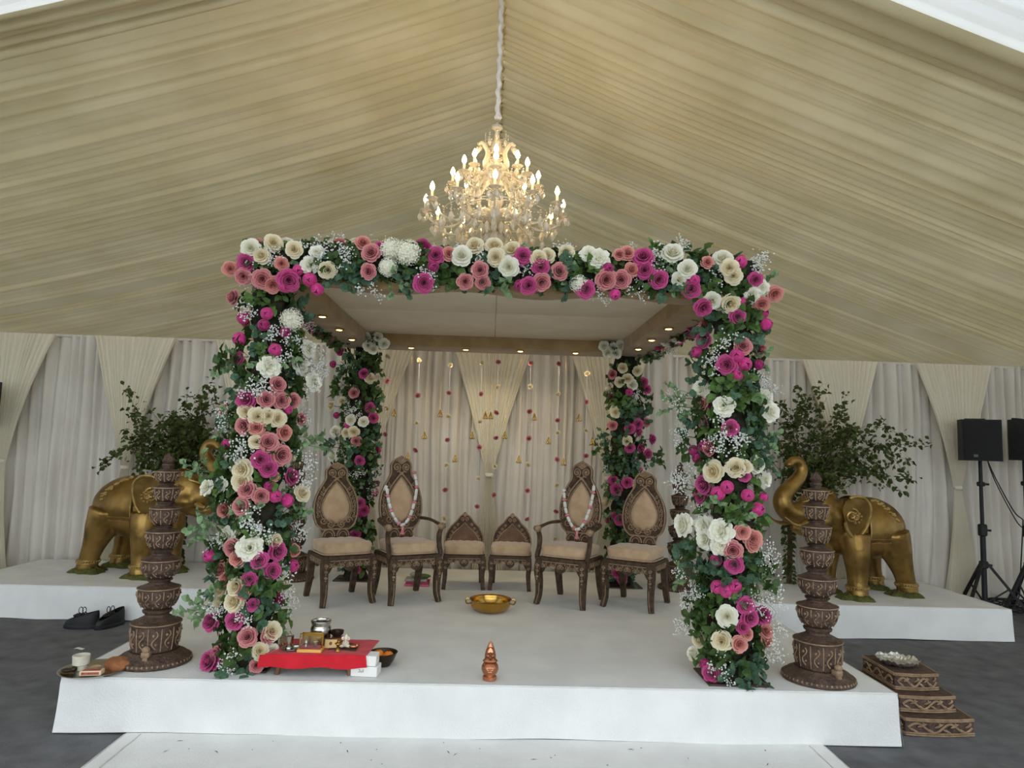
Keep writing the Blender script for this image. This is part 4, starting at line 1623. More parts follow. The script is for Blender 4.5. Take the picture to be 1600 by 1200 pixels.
# wedding garlands over the armchair backs
gw = MB()
gw.lathe([(0.010, -0.026), (0.015, -0.024), (0.0155, 0.0), (0.015, 0.024), (0.010, 0.026)], 8)
gw_me = gw.mesh('white_segment', M['gyp'])
gp = MB()
gp.lathe([(0.012, -0.012), (0.021, -0.006), (0.023, 0.0), (0.021, 0.006), (0.012, 0.012)], 8)
gp_me = gp.mesh('pink_ring', mat('pink garland rose', (214, 120, 132), (236, 164, 168), rough=0.8, nscale=30, bump=0.6, bscale=80))


def chair_garland(chair, label, hs, tl=1.075, tr=1.075):
    tilt = 0.10
    W4 = Matrix.Translation(chair.location) @ Matrix.Rotation(chair.rotation_euler.z, 4, 'Z')
    Bk = Matrix.Translation((0, 0.20, 0.52)) @ Matrix.Rotation(-tilt, 4, 'X') @ Matrix.Diagonal((1, 1, hs, 1)) @ Matrix.Translation((0, 0, -0.52))
    t = thing('wedding_garland', W4 @ (Bk @ Vector((0, -0.05, 0.60))), label, 'garland', group='white and pink garlands on the armchair backs')
    pts = spline([(-0.165, -0.02, tl - 0.09), (-0.158, -0.055, 0.95), (-0.142, -0.060, 0.85), (-0.115, -0.060, 0.76), (-0.06, -0.06, 0.665), (0, -0.06, 0.63),
                  (0.06, -0.06, 0.68), (0.10, -0.060, 0.77), (0.128, -0.060, 0.87), (0.140, -0.055, 0.97), (0.128, -0.02, tr)], 120)
    wp = [W4 @ (Bk @ p) - t.location for p in pts]
    st = MB()
    st.tube(wp[::3], 0.004, 5)
    st.build('string', M['cord'], t)
    L_ = [0]
    for i in range(1, len(wp)):
        L_.append(L_[-1] + (wp[i] - wp[i - 1]).length)
    s_, k = 0.02, 0
    while s_ < L_[-1] - 0.02:
        i = next(j for j in range(len(L_)) if L_[j] >= s_)
        d = (wp[min(i + 2, len(wp) - 1)] - wp[max(i - 2, 0)]).normalized()
        pink = k % 3 == 2
        o = link('pink_ring' if pink else 'white_segment', gp_me if pink else gw_me, t)
        o.matrix_local = align(wp[i], d, 1.0, 0)
        s_ += 0.042 if pink or (k + 1) % 3 == 2 else 0.058
        k += 1
    ta = MB()
    mid = W4 @ (Bk @ Vector((0.0, -0.062, 0.63))) - t.location
    ta.lathe([(0.0, 0.0), (0.012, -0.005), (0.014, -0.03), (0.009, -0.045), (0.022, -0.085), (0.0, -0.09)], 8, mid)
    ta.build('tassel', gp_me.materials[0], t)


chair_garland(c2, 'white and pink garland on the left armchair back', 1.08, 1.02, 1.09)
chair_garland(c3, 'white and pink garland on the right armchair back', 1.08, 1.05, 1.03)

# ------------------------------------------------------------------ seven-tier carved lamps


def tier_lamp(loc, rz, label):
    t = thing('tiered_lamp_pillar', loc, label, 'lamp pillar', rz, group='carved seven-tier lamp pillars')
    base = MB()
    base.lathe([(0.215, 0.0), (0.222, 0.012), (0.214, 0.03), (0.20, 0.036), (0.185, 0.05), (0.15, 0.066), (0.142, 0.075)], 36)
    bo = base.build('base', M['lampwood'], t)
    rb = MB()
    for k in range(48):
        a = 2 * pi * k / 48
        rb.ball((0.213 * cos(a), 0.213 * sin(a), 0.020), (0.008, 0.008, 0.011), 5, 4)
    rb.build('base_beading', M['relief'], bo)
    # (z bottom, z top, r bottom, r max, r top) of each bowl
    tiers = [(0.075, 0.245, 0.128, 0.142, 0.140), (0.325, 0.455, 0.080, 0.122, 0.118), (0.51, 0.625, 0.070, 0.113, 0.111),
             (0.69, 0.80, 0.062, 0.097, 0.096), (0.835, 0.945, 0.052, 0.083, 0.084), (0.985, 1.075, 0.050, 0.074, 0.075), (1.105, 1.175, 0.045, 0.072, 0.073)]
    for i, (zb, zt, rb_, rm, rt) in enumerate(tiers):
        b = MB()
        h = zt - zb
        nz = tiers[i + 1][0] if i < 6 else 1.205
        rn_ = tiers[i + 1][2] if i < 6 else 0.032
        g = nz - zt
        prof = [(rb_ * 0.8, zb), (rb_, zb + 0.004), (rb_ + (rm - rb_) * 0.55, zb + h * 0.18), (rb_ + (rm - rb_) * 0.9, zb + h * 0.42), (rm, zb + h * 0.7), (rt, zb + h * 0.9),
                (rt + 0.005, zt - 0.008), (rt + 0.005, zt), (rt - 0.008, zt + 0.003), (rt * 0.80, zt + g * 0.18), (rn_ * 0.90, zt + g * 0.42), (rn_ * 0.86, zt + g * 0.58),
                (rn_ * 1.04, zt + g * 0.72), (rn_ * 1.08, zt + g * 0.86), (rn_ * 0.95, zt + g * 0.97), (rn_ * 0.8, nz)]
        b.lathe(prof, 32)
        o = b.build('tier', M['lampwood'], t)
        r = MB()
        npan = 12 if i < 2 else 10 if i < 4 else 8
        for k in range(npan):
            a = 2 * pi * k / npan

            def on(z_, off=0.002, da=0.0):
                f_ = (z_ - zb) / h
                rr = rb_ + (rm - rb_) * min(1, (f_ / 0.7) ** 0.6) if f_ < 0.7 else rm + (rt - rm) * (f_ - 0.7) / 0.3
                return Vector(((rr + off) * cos(a + da), (rr + off) * sin(a + da), z_))
            r.tube([on(zb + h * 0.08), on(zb + h * 0.3), on(zb + h * 0.6), on(zb + h * 0.88)], 0.0035, 4)
            w = pi / npan
            sg = 1
            pts = []
            for q in range(13):
                u = q / 12
                pts.append(on(zb + h * (0.80 - 0.62 * u), 0.003, w + sg * 0.42 * w * sin(u * 2 * pi * 1.0 + 0.4)))
            r.tube(pts, 0.004, 4)
            r.ball(on(zb + h * 0.66, 0.003, w * 0.82), 0.0075 * (0.6 + h * 3), 5, 4)
            r.ball(on(zb + h * 0.34, 0.003, w * 1.2), 0.006 * (0.6 + h * 3), 5, 4)
        r.tube([((rt + 0.006) * cos(2 * pi * k / 32), (rt + 0.006) * sin(2 * pi * k / 32), zt - 0.004) for k in range(33)], 0.004, 4, cap=False)
        r.build('carved_panels', M['relief'], o)
    f_ = MB()
    f_.lathe([(0.03, 1.20), (0.037, 1.21), (0.036, 1.218), (0.024, 1.224), (0.036, 1.236), (0.038, 1.246), (0.028, 1.262), (0.014, 1.28), (0.0, 1.295)], 14)
    f_.build('finial', M['lampwood'], t)
    # small spout ornament at the foot
    sp_ = MB()
    sp_.rbox((0, -0.155, 0.085), (0.05, 0.05, 0.035), 0.008, 2)
    sp_.ball((0, -0.165, 0.115), (0.024, 0.026, 0.02), 8, 6)
    sp_.rbox((0, -0.165, 0.06), (0.03, 0.03, 0.03), 0.006, 2)
    sp_.build('foot_ornament', M['relief'], t)
    return t


tier_lamp((-2.055, 4.46, STAGE_Z), 0.15, 'carved tiered wooden lamp pillar at the front left corner of the stage')
tier_lamp((2.10, 4.38, STAGE_Z), 0.3, 'carved tiered wooden lamp pillar at the front right corner of the stage')
tier_lamp((-1.98, 7.15, STAGE_Z), 0.1, 'carved tiered lamp pillar at the back, half hidden by the front left flowers')
tier_lamp((1.98, 7.12, STAGE_Z), 0.5, 'carved tiered lamp pillar at the back, half hidden by the front right flowers')

# ------------------------------------------------------------------ golden elephants


def remeshed(mb, voxel, smooth_it, name, m):
    me = mb.mesh(name + '_raw', m)
    o = bpy.data.objects.new(name + '_raw', me)
    COL.objects.link(o)
    r = o.modifiers.new('r', 'REMESH')
    r.mode = 'VOXEL'
    r.voxel_size = voxel
    s_ = o.modifiers.new('s', 'SMOOTH')
    s_.iterations = smooth_it
    s_.factor = 0.5
    dg = bpy.context.evaluated_depsgraph_get()
    me2 = bpy.data.meshes.new_from_object(o.evaluated_get(dg))
    bpy.data.objects.remove(o)
    bpy.data.meshes.remove(me)
    me2.name = name
    if not me2.materials:
        me2.materials.append(m)
    me2.polygons.foreach_set('use_smooth', [True] * len(me2.polygons))
    return me2


def elephant(loc, rz, label, side):
    """local +x is forward; side = sign of local y that faces the camera"""
    t = thing('elephant_statue', loc, label, 'statue', rz, group='golden elephant statues')
    b = MB()
    b.ball((-0.03, 0, 0.66), (0.43, 0.265, 0.315), 24, 16)
    b.ball((0.20, 0, 0.68), (0.27, 0.25, 0.30), 20, 14)
    b.ball((-0.22, 0, 0.64), (0.23, 0.24, 0.27), 20, 14)
    b.ball((0.62, 0, 0.86), (0.22, 0.185, 0.20), 20, 14)
    b.ball((0.54, 0, 0.98), (0.13, 0.13, 0.10), 16, 10)
    b.ball((0.82, 0, 0.80), (0.15, 0.13, 0.13), 16, 10)
    b.tube([(0.30, 0, 0.72), (0.46, 0, 0.80), (0.60, 0, 0.84)], [0.24, 0.20, 0.18], 18)
    for sy in (-1, 1):
        b.tube(spline([(0.30, sy * 0.15, 0.62), (0.315, sy * 0.185, 0.40), (0.32, sy * 0.195, 0.20), (0.33, sy * 0.20, 0.02)], 10),
               [0.15, 0.148, 0.14, 0.13, 0.118, 0.108, 0.10, 0.095, 0.094, 0.10, 0.105], 16)
        b.tube(spline([(-0.20, sy * 0.14, 0.62), (-0.26, sy * 0.18, 0.40), (-0.33, sy * 0.195, 0.20), (-0.37, sy * 0.20, 0.02)], 10),
               [0.19, 0.18, 0.165, 0.15, 0.13, 0.115, 0.103, 0.096, 0.094, 0.10, 0.105], 16)
        b.ball((0.70, sy * 0.12, 0.76), (0.13, 0.075, 0.085), 12, 8)
    # lower jaw
    b.tube(spline([(0.68, 0, 0.72), (0.80, 0, 0.665), (0.90, 0, 0.665), (0.97, 0, 0.70)], 8), [0.10, 0.09, 0.075, 0.068, 0.06, 0.05, 0.045, 0.038, 0.025], 12)
    # trunk
    tk = spline([(0.80, 0, 0.83), (0.97, 0, 0.83), (1.07, 0, 0.90), (1.075, 0, 0.99), (0.99, 0, 1.075), (0.885, 0, 1.16), (0.83, 0, 1.25), (0.86, 0, 1.33), (0.94, 0, 1.345), (1.0, 0, 1.305)], 30)
    b.tube(tk, [0.125 - 0.085 * (i / 30) ** 0.75 for i in range(31)], 14)
    b.ball((1.0, 0, 1.305), (0.05, 0.05, 0.034), 10, 6)
    me = remeshed(b, 0.014, 10, 'body', M['gold'])
    link('body', me, t)
    # ears
    for sy in (-1, 1):
        E = Matrix.Translation((0.41, sy * 0.245, 0.80)) @ Matrix.Rotation(radians(-20) * sy, 4, 'Z') @ Matrix.Rotation(radians(-8) * sy, 4, 'X')
        out = [(0.10, 0.165), (0.02, 0.205), (-0.08, 0.20), (-0.145, 0.13), (-0.155, 0.03), (-0.13, -0.08), (-0.075, -0.17), (-0.02, -0.215), (0.03, -0.17), (0.075, -0.10), (0.10, 0.0), (0.115, 0.09)]
        c_ = spline([(x, z, 0) for x, z in out + [out[0]]], 44)[:-1]
        lp = [(p.x, p.y) for p in c_]
        e = MB()
        e.prism(lp, -0.014, 0.014, E)
        eo = e.build('ear', M['gold'], t, smooth=True, angle=50)
        r = MB()
        pts = [E @ Vector((x, sy * 0.012, z)) for x, z in lp]
        r.tube(pts[2:36], 0.017, 8)
        r.tube([E @ Vector((p.x, sy * 0.018, p.z)) for p in spiral((0.03, 0.02), 0.075, 1.6, 24, pi / 2, 1, 0.15)], 0.013, 6)
        r.tube([E @ Vector((p.x, sy * 0.02, p.z)) for p in spiral((-0.015, 0.015), 0.035, 1.2, 14, 0, -1, 0.2)], 0.011, 6)
        for k in range(9):
            a = 2 * pi * k / 9
            r.ball(E @ Vector((-0.02 + 0.05 * cos(a), sy * 0.016, 0.0 + 0.05 * sin(a))), 0.013, 6, 4)
        r.build('ear_scroll', M['gold_hi'], eo)
        # tusk, eye
        k_ = MB()
        k_.tube(spline([(0.84, sy * 0.085, 0.745), (0.95, sy * 0.115, 0.715), (1.06, sy * 0.125, 0.735), (1.16, sy * 0.115, 0.80)], 12), [0.030 - 0.026 * i / 12 for i in range(13)], 10)
        k_.build('tusk', M['gold_hi'], t)
        y_ = MB()
        y_.ball((0.70, sy * 0.168, 0.90), (0.028, 0.016, 0.018), 10, 6)
        y_.tube([(0.70 + 0.042 * cos(a), sy * 0.170, 0.90 + 0.027 * sin(a)) for a in [2 * pi * i / 14 for i in range(15)]], 0.006, 5, cap=False)
        y_.build('eye', M['gold_hi'], t)

    # saddle cloth: shell over the back with raised border
    def cl(u, v, off=0.012):
        x = -0.41 + 0.62 * u
        a = radians(-112 + 224 * v)
        by = bz = 0
        for (cx, rx, ry, rz_, cz) in ((-0.03, 0.43, 0.265, 0.315, 0.66), (0.20, 0.27, 0.25, 0.30, 0.68), (-0.22, 0.23, 0.24, 0.27, 0.64)):
            k = 1 - ((x - cx) / rx) ** 2
            if k > 0:
                by = max(by, ry * sqrt(k))
                bz = max(bz, rz_ * sqrt(k) + cz - 0.665)
        ry, rz_ = by + off, bz + off
        return Vector((x, ry * sin(a), 0.665 + rz_ * cos(a)))
    c_ = MB()
    c_.grid(cl, 24, 36)
    co = c_.build('saddle_cloth', M['gold'], t, angle=None)
    r = MB()
    for v in (0.0, 0.03, 0.97, 1.0):
        r.tube([cl(i / 16, v, 0.016) for i in range(17)], 0.006 if v in (0.0, 1.0) else 0.004, 5)
    for u in (0.02, 0.98):
        r.tube([cl(u, i / 30, 0.016) for i in range(31)], 0.006, 5)
    rg_ = random.Random(4)
    for sy in (0, 1):
        for k in range(26):
            u = 0.30 + 0.34 * k / 25
            v = 0.40 - 0.22 * (k / 25) if sy == 0 else 0.60 + 0.22 * (k / 25)
            for q in range(2):
                P = cl(0.95 - u + 0.03 * sin(k * 1.3) + q * 0.035, v + 0.02 * cos(k * 1.1), 0.016)
                r.ball(P, (0.014, 0.010, 0.012), 6, 4)
    r.build('cloth_ornament', M['gold_hi'], co)
    # anklets, moss
    for (x, y, xr) in ((0.325, 0.197, 0.100), (0.325, -0.197, 0.100), (-0.355, 0.197, 0.100), (-0.355, -0.197, 0.100)):
        an = MB()
        for z in (0.095, 0.125):
            an.tube([(x + xr * cos(2 * pi * i / 24), y + xr * sin(2 * pi * i / 24), z) for i in range(25)], 0.008, 6, cap=False)
        for k in range(26):
            a = 2 * pi * k / 26
            an.ball((x + (xr + 0.004) * cos(a), y + (xr + 0.004) * sin(a), 0.11), 0.011, 6, 4)
        an.build('anklet', M['gold_hi'], t)
        ms = MB()
        rg_ = random.Random(int(x * 100 + y * 999))
        n_ = 22

        def mf(u, v):
            a = 2 * pi * u
            rr = (0.155 + 0.022 * sin(3 * a + x * 9) + 0.014 * sin(7 * a + y * 5)) * (1 - v * 0.55)
            z = 0.002 + 0.05 * (v ** 0.5) + 0.012 * sin(9 * a + v * 8) * v
            return Vector((x + 0.02 + rr * cos(a) * 1.15, y + rr * sin(a), z))
        ms.grid(mf, 40, 6)
        ms.build('moss_base', M['moss'], t, angle=None)
    tl = MB()
    tl.tube(spline([(-0.44, 0, 0.78), (-0.47, 0.02, 0.62), (-0.45, 0.03, 0.45), (-0.44, 0.02, 0.36)], 10), [0.03, 0.026, 0.022, 0.02, 0.018, 0.016, 0.016, 0.02, 0.026, 0.024, 0.008], 8)
    tl.build('tail', M['gold'], t)
    hd = MB()
    for k in range(3):
        hd.tube([(0.60 + 0.10 * cos(a) * (1 - 0.2 * k), (0.14 - 0.03 * k) * sin(a), 1.03 + 0.012 * k - 0.02 * cos(a)) for a in [2 * pi * i / 20 for i in range(21)]], 0.009, 6, cap=False)
    hd.tube(spline([(0.74, 0.10, 0.98), (0.83, 0.06, 0.95), (0.86, 0.0, 0.93), (0.83, -0.06, 0.95), (0.74, -0.10, 0.98)], 14), 0.010, 6)
    hd.build('head_ornament', M['gold_hi'], t)
    return t


elephant((-3.68, 7.33, STAGE_Z), radians(-19), 'golden elephant statue facing right on the left platform', -1)
elephant((3.92, 7.13, STAGE_Z), radians(180 + 20), 'golden elephant statue facing left on the right platform', 1)

# ------------------------------------------------------------------ leafy plants behind the elephants


def plant(base, branches, label, seed, n_leaf, ivy=True):
    rng = random.Random(seed)
    t = thing('leafy_plant', base, label, 'plant')
    B = Vector(base)
    st = MB()
    lf = MB()
    top = branches[0][0]
    st.tube(spline([(0, 0, 0), (0.02, 0.01, 0.5), (-0.01, 0, 1.0), Vector(top) - B], 10), [0.03 - 0.001 * i for i in range(11)], 7)

    def leaf(P, d, sz):
        q = d.normalized().to_track_quat('Y', 'Z').to_matrix().to_4x4()
        T = Matrix.Translation(P) @ q @ Matrix.Rotation(rng.uniform(-1.3, 1.3), 4, 'Y')
        lf.add(leaf_pts(T, sz, sz * 0.36), LEAF_F)
    tot = sum(b[3] for b in branches)
    for (p0, p1, p2, wgt) in branches:
        p0, p1, p2 = [Vector(p) - B for p in (p0, p1, p2)]
        for s_ in range(max(1, int(wgt * 2.2))):
            j = 0.09 + 0.02 * wgt
            q1 = p1 + Vector((rng.gauss(0, j), rng.gauss(0, j), rng.gauss(0, j)))
            q2 = p2 + Vector((rng.gauss(0, j), rng.gauss(0, j), rng.gauss(0, j * 0.9)))
            c_ = spline([p0, q1, q2], 12)
            st.tube(c_, [0.005 - 0.0003 * i for i in range(13)], 4, cap=False)
            nl = int(n_leaf * wgt / tot / max(1, int(wgt * 2.2)))
            for k in range(nl):
                f_ = rng.random() ** 0.8
                i = min(int(f_ * 12), 11)
                P = c_[i].lerp(c_[i + 1], f_ * 12 - i)
                off = Vector((rng.gauss(0, 1), rng.gauss(0, 1), rng.gauss(0, 1))) * (0.035 + 0.03 * (1 - f_))
                d = (c_[i + 1] - c_[i]).normalized() * 0.6 + Vector((rng.gauss(0, 0.8), rng.gauss(0, 0.8), rng.gauss(-0.25, 0.6)))
                leaf(P + off, d, rng.uniform(0.042, 0.075))
    if ivy:
        for k in range(300):
            z = rng.uniform(0.0, 1.25)
            a = rng.uniform(0, 2 * pi)
            leaf(Vector((0.03 * cos(a), 0.03 * sin(a), z)), Vector((cos(a), sin(a), -0.4)), rng.uniform(0.04, 0.065))
    st.build('branches', M['bark'], t)
    tag(lf.build('foliage', M['leaf_tree'], t, smooth=False), kind='stuff')


def pp(px, py, y):
    return on_y(px, py, y)


YL = 7.62
plant((-3.34, YL, STAGE_Z), [
    (pp(285, 740, YL), pp(275, 690, YL), pp(255, 640, YL), 3), (pp(285, 740, YL), pp(290, 690, YL), pp(300, 640, YL), 3.5),
    (pp(285, 740, YL), pp(320, 690, YL), pp(330, 655, YL), 2.6), (pp(285, 740, YL), pp(250, 690, YL), pp(215, 660, YL), 2.2),
    (pp(285, 740, YL), pp(240, 715, YL), pp(205, 715, YL), 1.2), (pp(285, 740, YL), pp(310, 680, YL), pp(325, 605, YL), 1.2),
    (pp(285, 740, YL), pp(262, 715, YL), pp(240, 690, YL), 2.6), (pp(285, 740, YL), pp(295, 710, YL), pp(315, 690, YL), 3.0),
    (pp(285, 740, YL), pp(225, 690, YL), pp(205, 640, YL), 0.9)],
    'dark green leafy plant behind the left golden elephant', 51, 2300)
YR = 7.55
plant((3.31, YR, STAGE_Z), [
    (pp(1262, 765, YR), pp(1245, 700, YR), pp(1228, 625, YR), 2.6), (pp(1262, 765, YR), pp(1262, 700, YR), pp(1262, 630, YR), 2.4),
    (pp(1262, 765, YR), pp(1280, 700, YR), pp(1300, 665, YR), 3.0), (pp(1262, 765, YR), pp(1300, 690, YR), pp(1345, 660, YR), 2.6),
    (pp(1262, 765, YR), pp(1335, 690, YR), pp(1400, 700, YR), 1.9), (pp(1262, 765, YR), pp(1320, 715, YR), pp(1378, 755, YR), 1.7),
    (pp(1262, 765, YR), pp(1310, 730, YR), pp(1335, 755, YR), 1.5), (pp(1262, 765, YR), pp(1240, 730, YR), pp(1215, 690, YR), 1.3),
    (pp(1262, 765, YR), pp(1270, 740, YR), pp(1290, 730, YR), 2.8), (pp(1262, 765, YR), pp(1255, 690, YR), pp(1275, 615, YR), 0.8),
    (pp(1262, 765, YR), pp(1350, 700, YR), pp(1405, 752, YR), 0.9)],
    'green leafy plant arching behind the right golden elephant', 52, 2500)

# ------------------------------------------------------------------ loudspeakers


def speaker(loc, rz, label, tilt=0.0):
    t = thing('loudspeaker', loc, label, 'speaker', rz)
    b = MB()
    W, H, D = 0.385, 0.46, 0.30
    out = [(-W / 2, -D / 2), (W / 2, -D / 2), (W / 2, 0.02), (W / 2 - 0.12, D / 2), (-W / 2 + 0.12, D / 2), (-W / 2, 0.02)]
    b.prism(out, 0, H, plane='xy')
    b.build('cabinet', M['black'], t, smooth=False)
    g = MB()
    g.rbox((0, -D / 2 - 0.008, H / 2), (W - 0.02, 0.02, H - 0.02), 0.008, 2)
    g.build('grille', M['grille'], t)
    l = MB()
    l.rbox((-0.07, -D / 2 - 0.020, 0.055), (0.045, 0.004, 0.035), 0.003, 1)
    l.build('badge', mat('grey badge', (70, 70, 72), rough=0.5), t)
    h = MB()
    h.tube([(0.10, 0.08, H), (0.10, 0.08, H + 0.012), (-0.10, 0.08, H + 0.012), (-0.10, 0.08, H)], 0.01, 6)
    h.build('handle', M['black'], t)
    return t


def stand(loc, rz, label, h):
    t = thing('tripod_stand', loc, label, 'stand', rz)
    p = MB()
    p.tube([(0, 0, 0.10), (0, 0, 0.95)], 0.028, 10)
    p.tube([(0, 0, 0.95), (0, 0, h)], 0.020, 10)
    p.build('pole', M['black'], t)
    for z, r, hh in ((0.93, 0.046, 0.13), (0.55, 0.045, 0.08), (h - 0.28, 0.042, 0.05)):
        c_ = MB()
        c_.lathe([(r * 0.8, z - hh / 2), (r, z - hh / 2 + 0.01), (r, z + hh / 2 - 0.01), (r * 0.8, z + hh / 2)], 12)
        co = c_.build('collar', M['black'], t)
        k = MB()
        k.tube([(r, 0, z), (r + 0.035, 0, z)], 0.012, 8)
        k.build('knob', M['black'], co)
    for k in range(3):
        a = 2 * pi * k / 3
        l = MB()
        l.tube([(0.04 * cos(a), 0.04 * sin(a), 0.56), (0.43 * cos(a), 0.43 * sin(a), 0.02)], 0.02, 4)
        lo = l.build('leg', M['black'], t, smooth=False)
        f_ = MB()
        f_.ball((0.43 * cos(a), 0.43 * sin(a), 0.022), (0.03, 0.03, 0.022), 8, 6)
        f_.build('rubber_foot', M['black'], lo)
        br = MB()
        br.tube([(0.02 * cos(a), 0.02 * sin(a), 0.14), (0.23 * cos(a), 0.23 * sin(a), 0.31)], 0.010, 4)
        br.build('brace', M['black'], t, smooth=False)
    return t


S1 = (5.53, 7.60)
stand((S1[0], S1[1], 0), radians(-30), 'black tripod stand under the nearer right loudspeaker', 1.72)
speaker((S1[0] - 0.02, S1[1], 1.70), radians(-20), 'black loudspeaker on a tripod right of the right elephant')
S2 = (6.04, 7.60)
stand((S2[0], S2[1], 0), radians(75), 'black tripod stand under the loudspeaker at the right edge', 1.74)
speaker((S2[0] + 0.03, S2[1], 1.72), radians(25), 'black loudspeaker at the right edge of the photo')
stand((-5.54, 7.56, 0), radians(20), 'black tripod stand under the left edge loudspeaker', 1.80)
speaker((-5.56, 7.56, 1.78), radians(15), 'black loudspeaker at the left edge of the photo')
cb = MB()
P0, P1 = Vector((S1[0] + 0.12, S1[1] + 0.12, 2.0)), Vector((S2[0], S2[1] + 0.05, 1.05))
cb.tube(spline([P0, P0 + Vector((0.10, 0.03, -0.35)), P1 + Vector((-0.12, 0, 0.12)), P1], 16), 0.007, 5)
cb.tube(spline([P0 + Vector((0, 0, -0.05)), P0 + Vector((0.14, 0.05, -0.45)), P1 + Vector((-0.10, 0, 0.02)), P1 + Vector((0, 0, -0.1))], 16), 0.006, 5)
cb.tube(spline([P1, P1 + Vector((-0.03, 0.02, -0.5)), P1 + Vector((-0.10, -0.02, -0.85)), P1 + Vector((-0.25, -0.05, -1.03))], 16), 0.007, 5)
tag(cb.build('speaker_cable', M['black']), 'black cables hanging between the two right loudspeakers', 'cable')
cc = MB()
rg = random.Random(3)
cpt = []
for i in range(90):
    a = i * 0.42
    rr = 0.17 + 0.06 * sin(i * 0.37) + 0.02 * rg.random()
    cpt.append((5.98 + rr * cos(a) * 1.2, 7.78 + rr * sin(a) * 0.6, 0.02 + 0.11 * abs(sin(i * 0.23))))
cc.tube(spline(cpt, 260), 0.008, 5)
tag(cc.build('cable_coil', M['black']), 'tangled coil of black cable on the floor below the right loudspeakers', 'cable')
bg = MB()


def bagf(u, v):
    a = 2 * pi * u
    th = pi * v
    rr = 0.24 * (1 + 0.10 * sin(4 * a + 3 * th) + 0.06 * sin(9 * a))
    return Vector((-5.40 + rr * cos(a) * sin(th) * 1.1, 7.02 + rr * sin(a) * sin(th), 0.19 - 0.19 * cos(th) * (1 + 0.1 * sin(3 * a))))


bg.grid(bagf, 40, 20)
bg.tube(spline([(-5.53, 6.92, 0.33), (-5.43, 6.87, 0.42), (-5.30, 6.9, 0.36), (-5.23, 6.87, 0.25)], 14), 0.016, 6)
tag(bg.build('black_bag', M['shoe'], angle=None), 'crumpled black bag on the floor at the left edge', 'bag')

# ------------------------------------------------------------------ stage-side steps with foil tray
SB = Vector((2.60, 4.30, 0))
sb = thing('carved_step_stand', SB, 'carved wooden three-tier step stand beside the stage', 'stand')
for k, (x0, x1, y0, y1, z0, z1) in enumerate(((0.0, 0.43, 0.0, 0.62, 0.0, 0.105), (0.03, 0.385, 0.10, 0.60, 0.105, 0.205), (0.06, 0.345, 0.20, 0.58, 0.205, 0.31))):
    b = MB()
    bow = 0.02
    fr = [(x0 + (x1 - x0) * i / 10, y0 - bow * sin(pi * i / 10)) for i in range(11)]
    rt = [(x1 + 0.02 * sin(pi * i / 8), y0 + (y1 - y0) * i / 8) for i in range(1, 9)]
    out = fr + rt + [(x0, y1)]
    b.prism(out, z0 + 0.004, z1, plane='xy')
    so = b.build('step', M['lampwood'], sb, smooth=False)
    r = MB()
    for z in (z0 + 0.008, z0 + 0.02, z1 - 0.012, z1 - 0.002):
        r.tube([(p[0], p[1] - 0.003, z) for p in fr] + [(p[0] + 0.003, p[1], z) for p in rt] , 0.005, 5)
        r.tube([(x0 - 0.003, y0, z), (x0 - 0.003, y1, z)], 0.005, 5)
    r.build('edge_moulding', M['relief'], so)
    v = MB()
    hz = (z1 - z0)
    zc_ = (z0 + z1) / 2
    n_ = 40
    per = 2.0

    def front(u, dz, off=0.006):
        return Vector((x0 + 0.015 + (x1 - x0 - 0.03) * u, y0 - bow * sin(pi * u) - off, zc_ + dz))
    v.tube([front(i / n_, 0.24 * hz * sin(u_ * 2 * pi * per)) for i, u_ in [(i, i / n_) for i in range(n_ + 1)]], 0.0065, 5)
    for q in range(8):
        u0 = (q + 0.5) / 8
        sg = -1 if q % 2 == 0 else 1
        for w_ in range(3):
            a0 = front(u0 - 0.05 + 0.02 * w_, sg * hz * 0.05)
            a1 = front(min(0.99, u0 + 0.03 + 0.025 * w_), sg * hz * (0.12 + 0.06 * w_))
            v.tube([a0, (a0 + a1) / 2 + Vector((0, -0.004, sg * 0.004)), a1], [0.003, 0.006, 0.002], 5)
        v.ball(front(u0 + 0.03, sg * hz * 0.24), 0.007, 6, 4)
    v.tube([Vector((x0 - 0.004, y0 + 0.02 + (y1 - y0 - 0.04) * i / n_, zc_ + 0.22 * hz * sin(i / n_ * 2 * pi * 2.5))) for i in range(n_ + 1)], 0.006, 5)
    for q in range(10):
        v.ball((x0 - 0.004, y0 + 0.03 + (y1 - y0 - 0.06) * q / 9, zc_ + (0.15 if q % 2 else -0.15) * hz), (0.005, 0.014, 0.009), 6, 4)
    v.build('vine_carving', M['relief'], so)
ft = MB()
rg = random.Random(8)


def foil(u, v):
    a = 2 * pi * u
    rr = 0.135 * v
    z = 0.003 + (0.030 * max(0, (v - 0.7) / 0.3)) + 0.006 * sin(23 * a + 9 * v) * (v > 0.2) * v + 0.006 * sin(a * 7 - v * 19) * v
    rr *= 1 + 0.03 * sin(17 * a) * v
    return Vector((rr * cos(a), rr * sin(a), z + 0.006))


ft.grid(foil, 72, 12)
fo = ft.build('foil_tray', M['foil'], angle=None)
fo.location = SB + Vector((0.19, 0.385, 0.312))
tag(fo, 'round crumpled silver foil tray on top of the carved steps', 'tray')

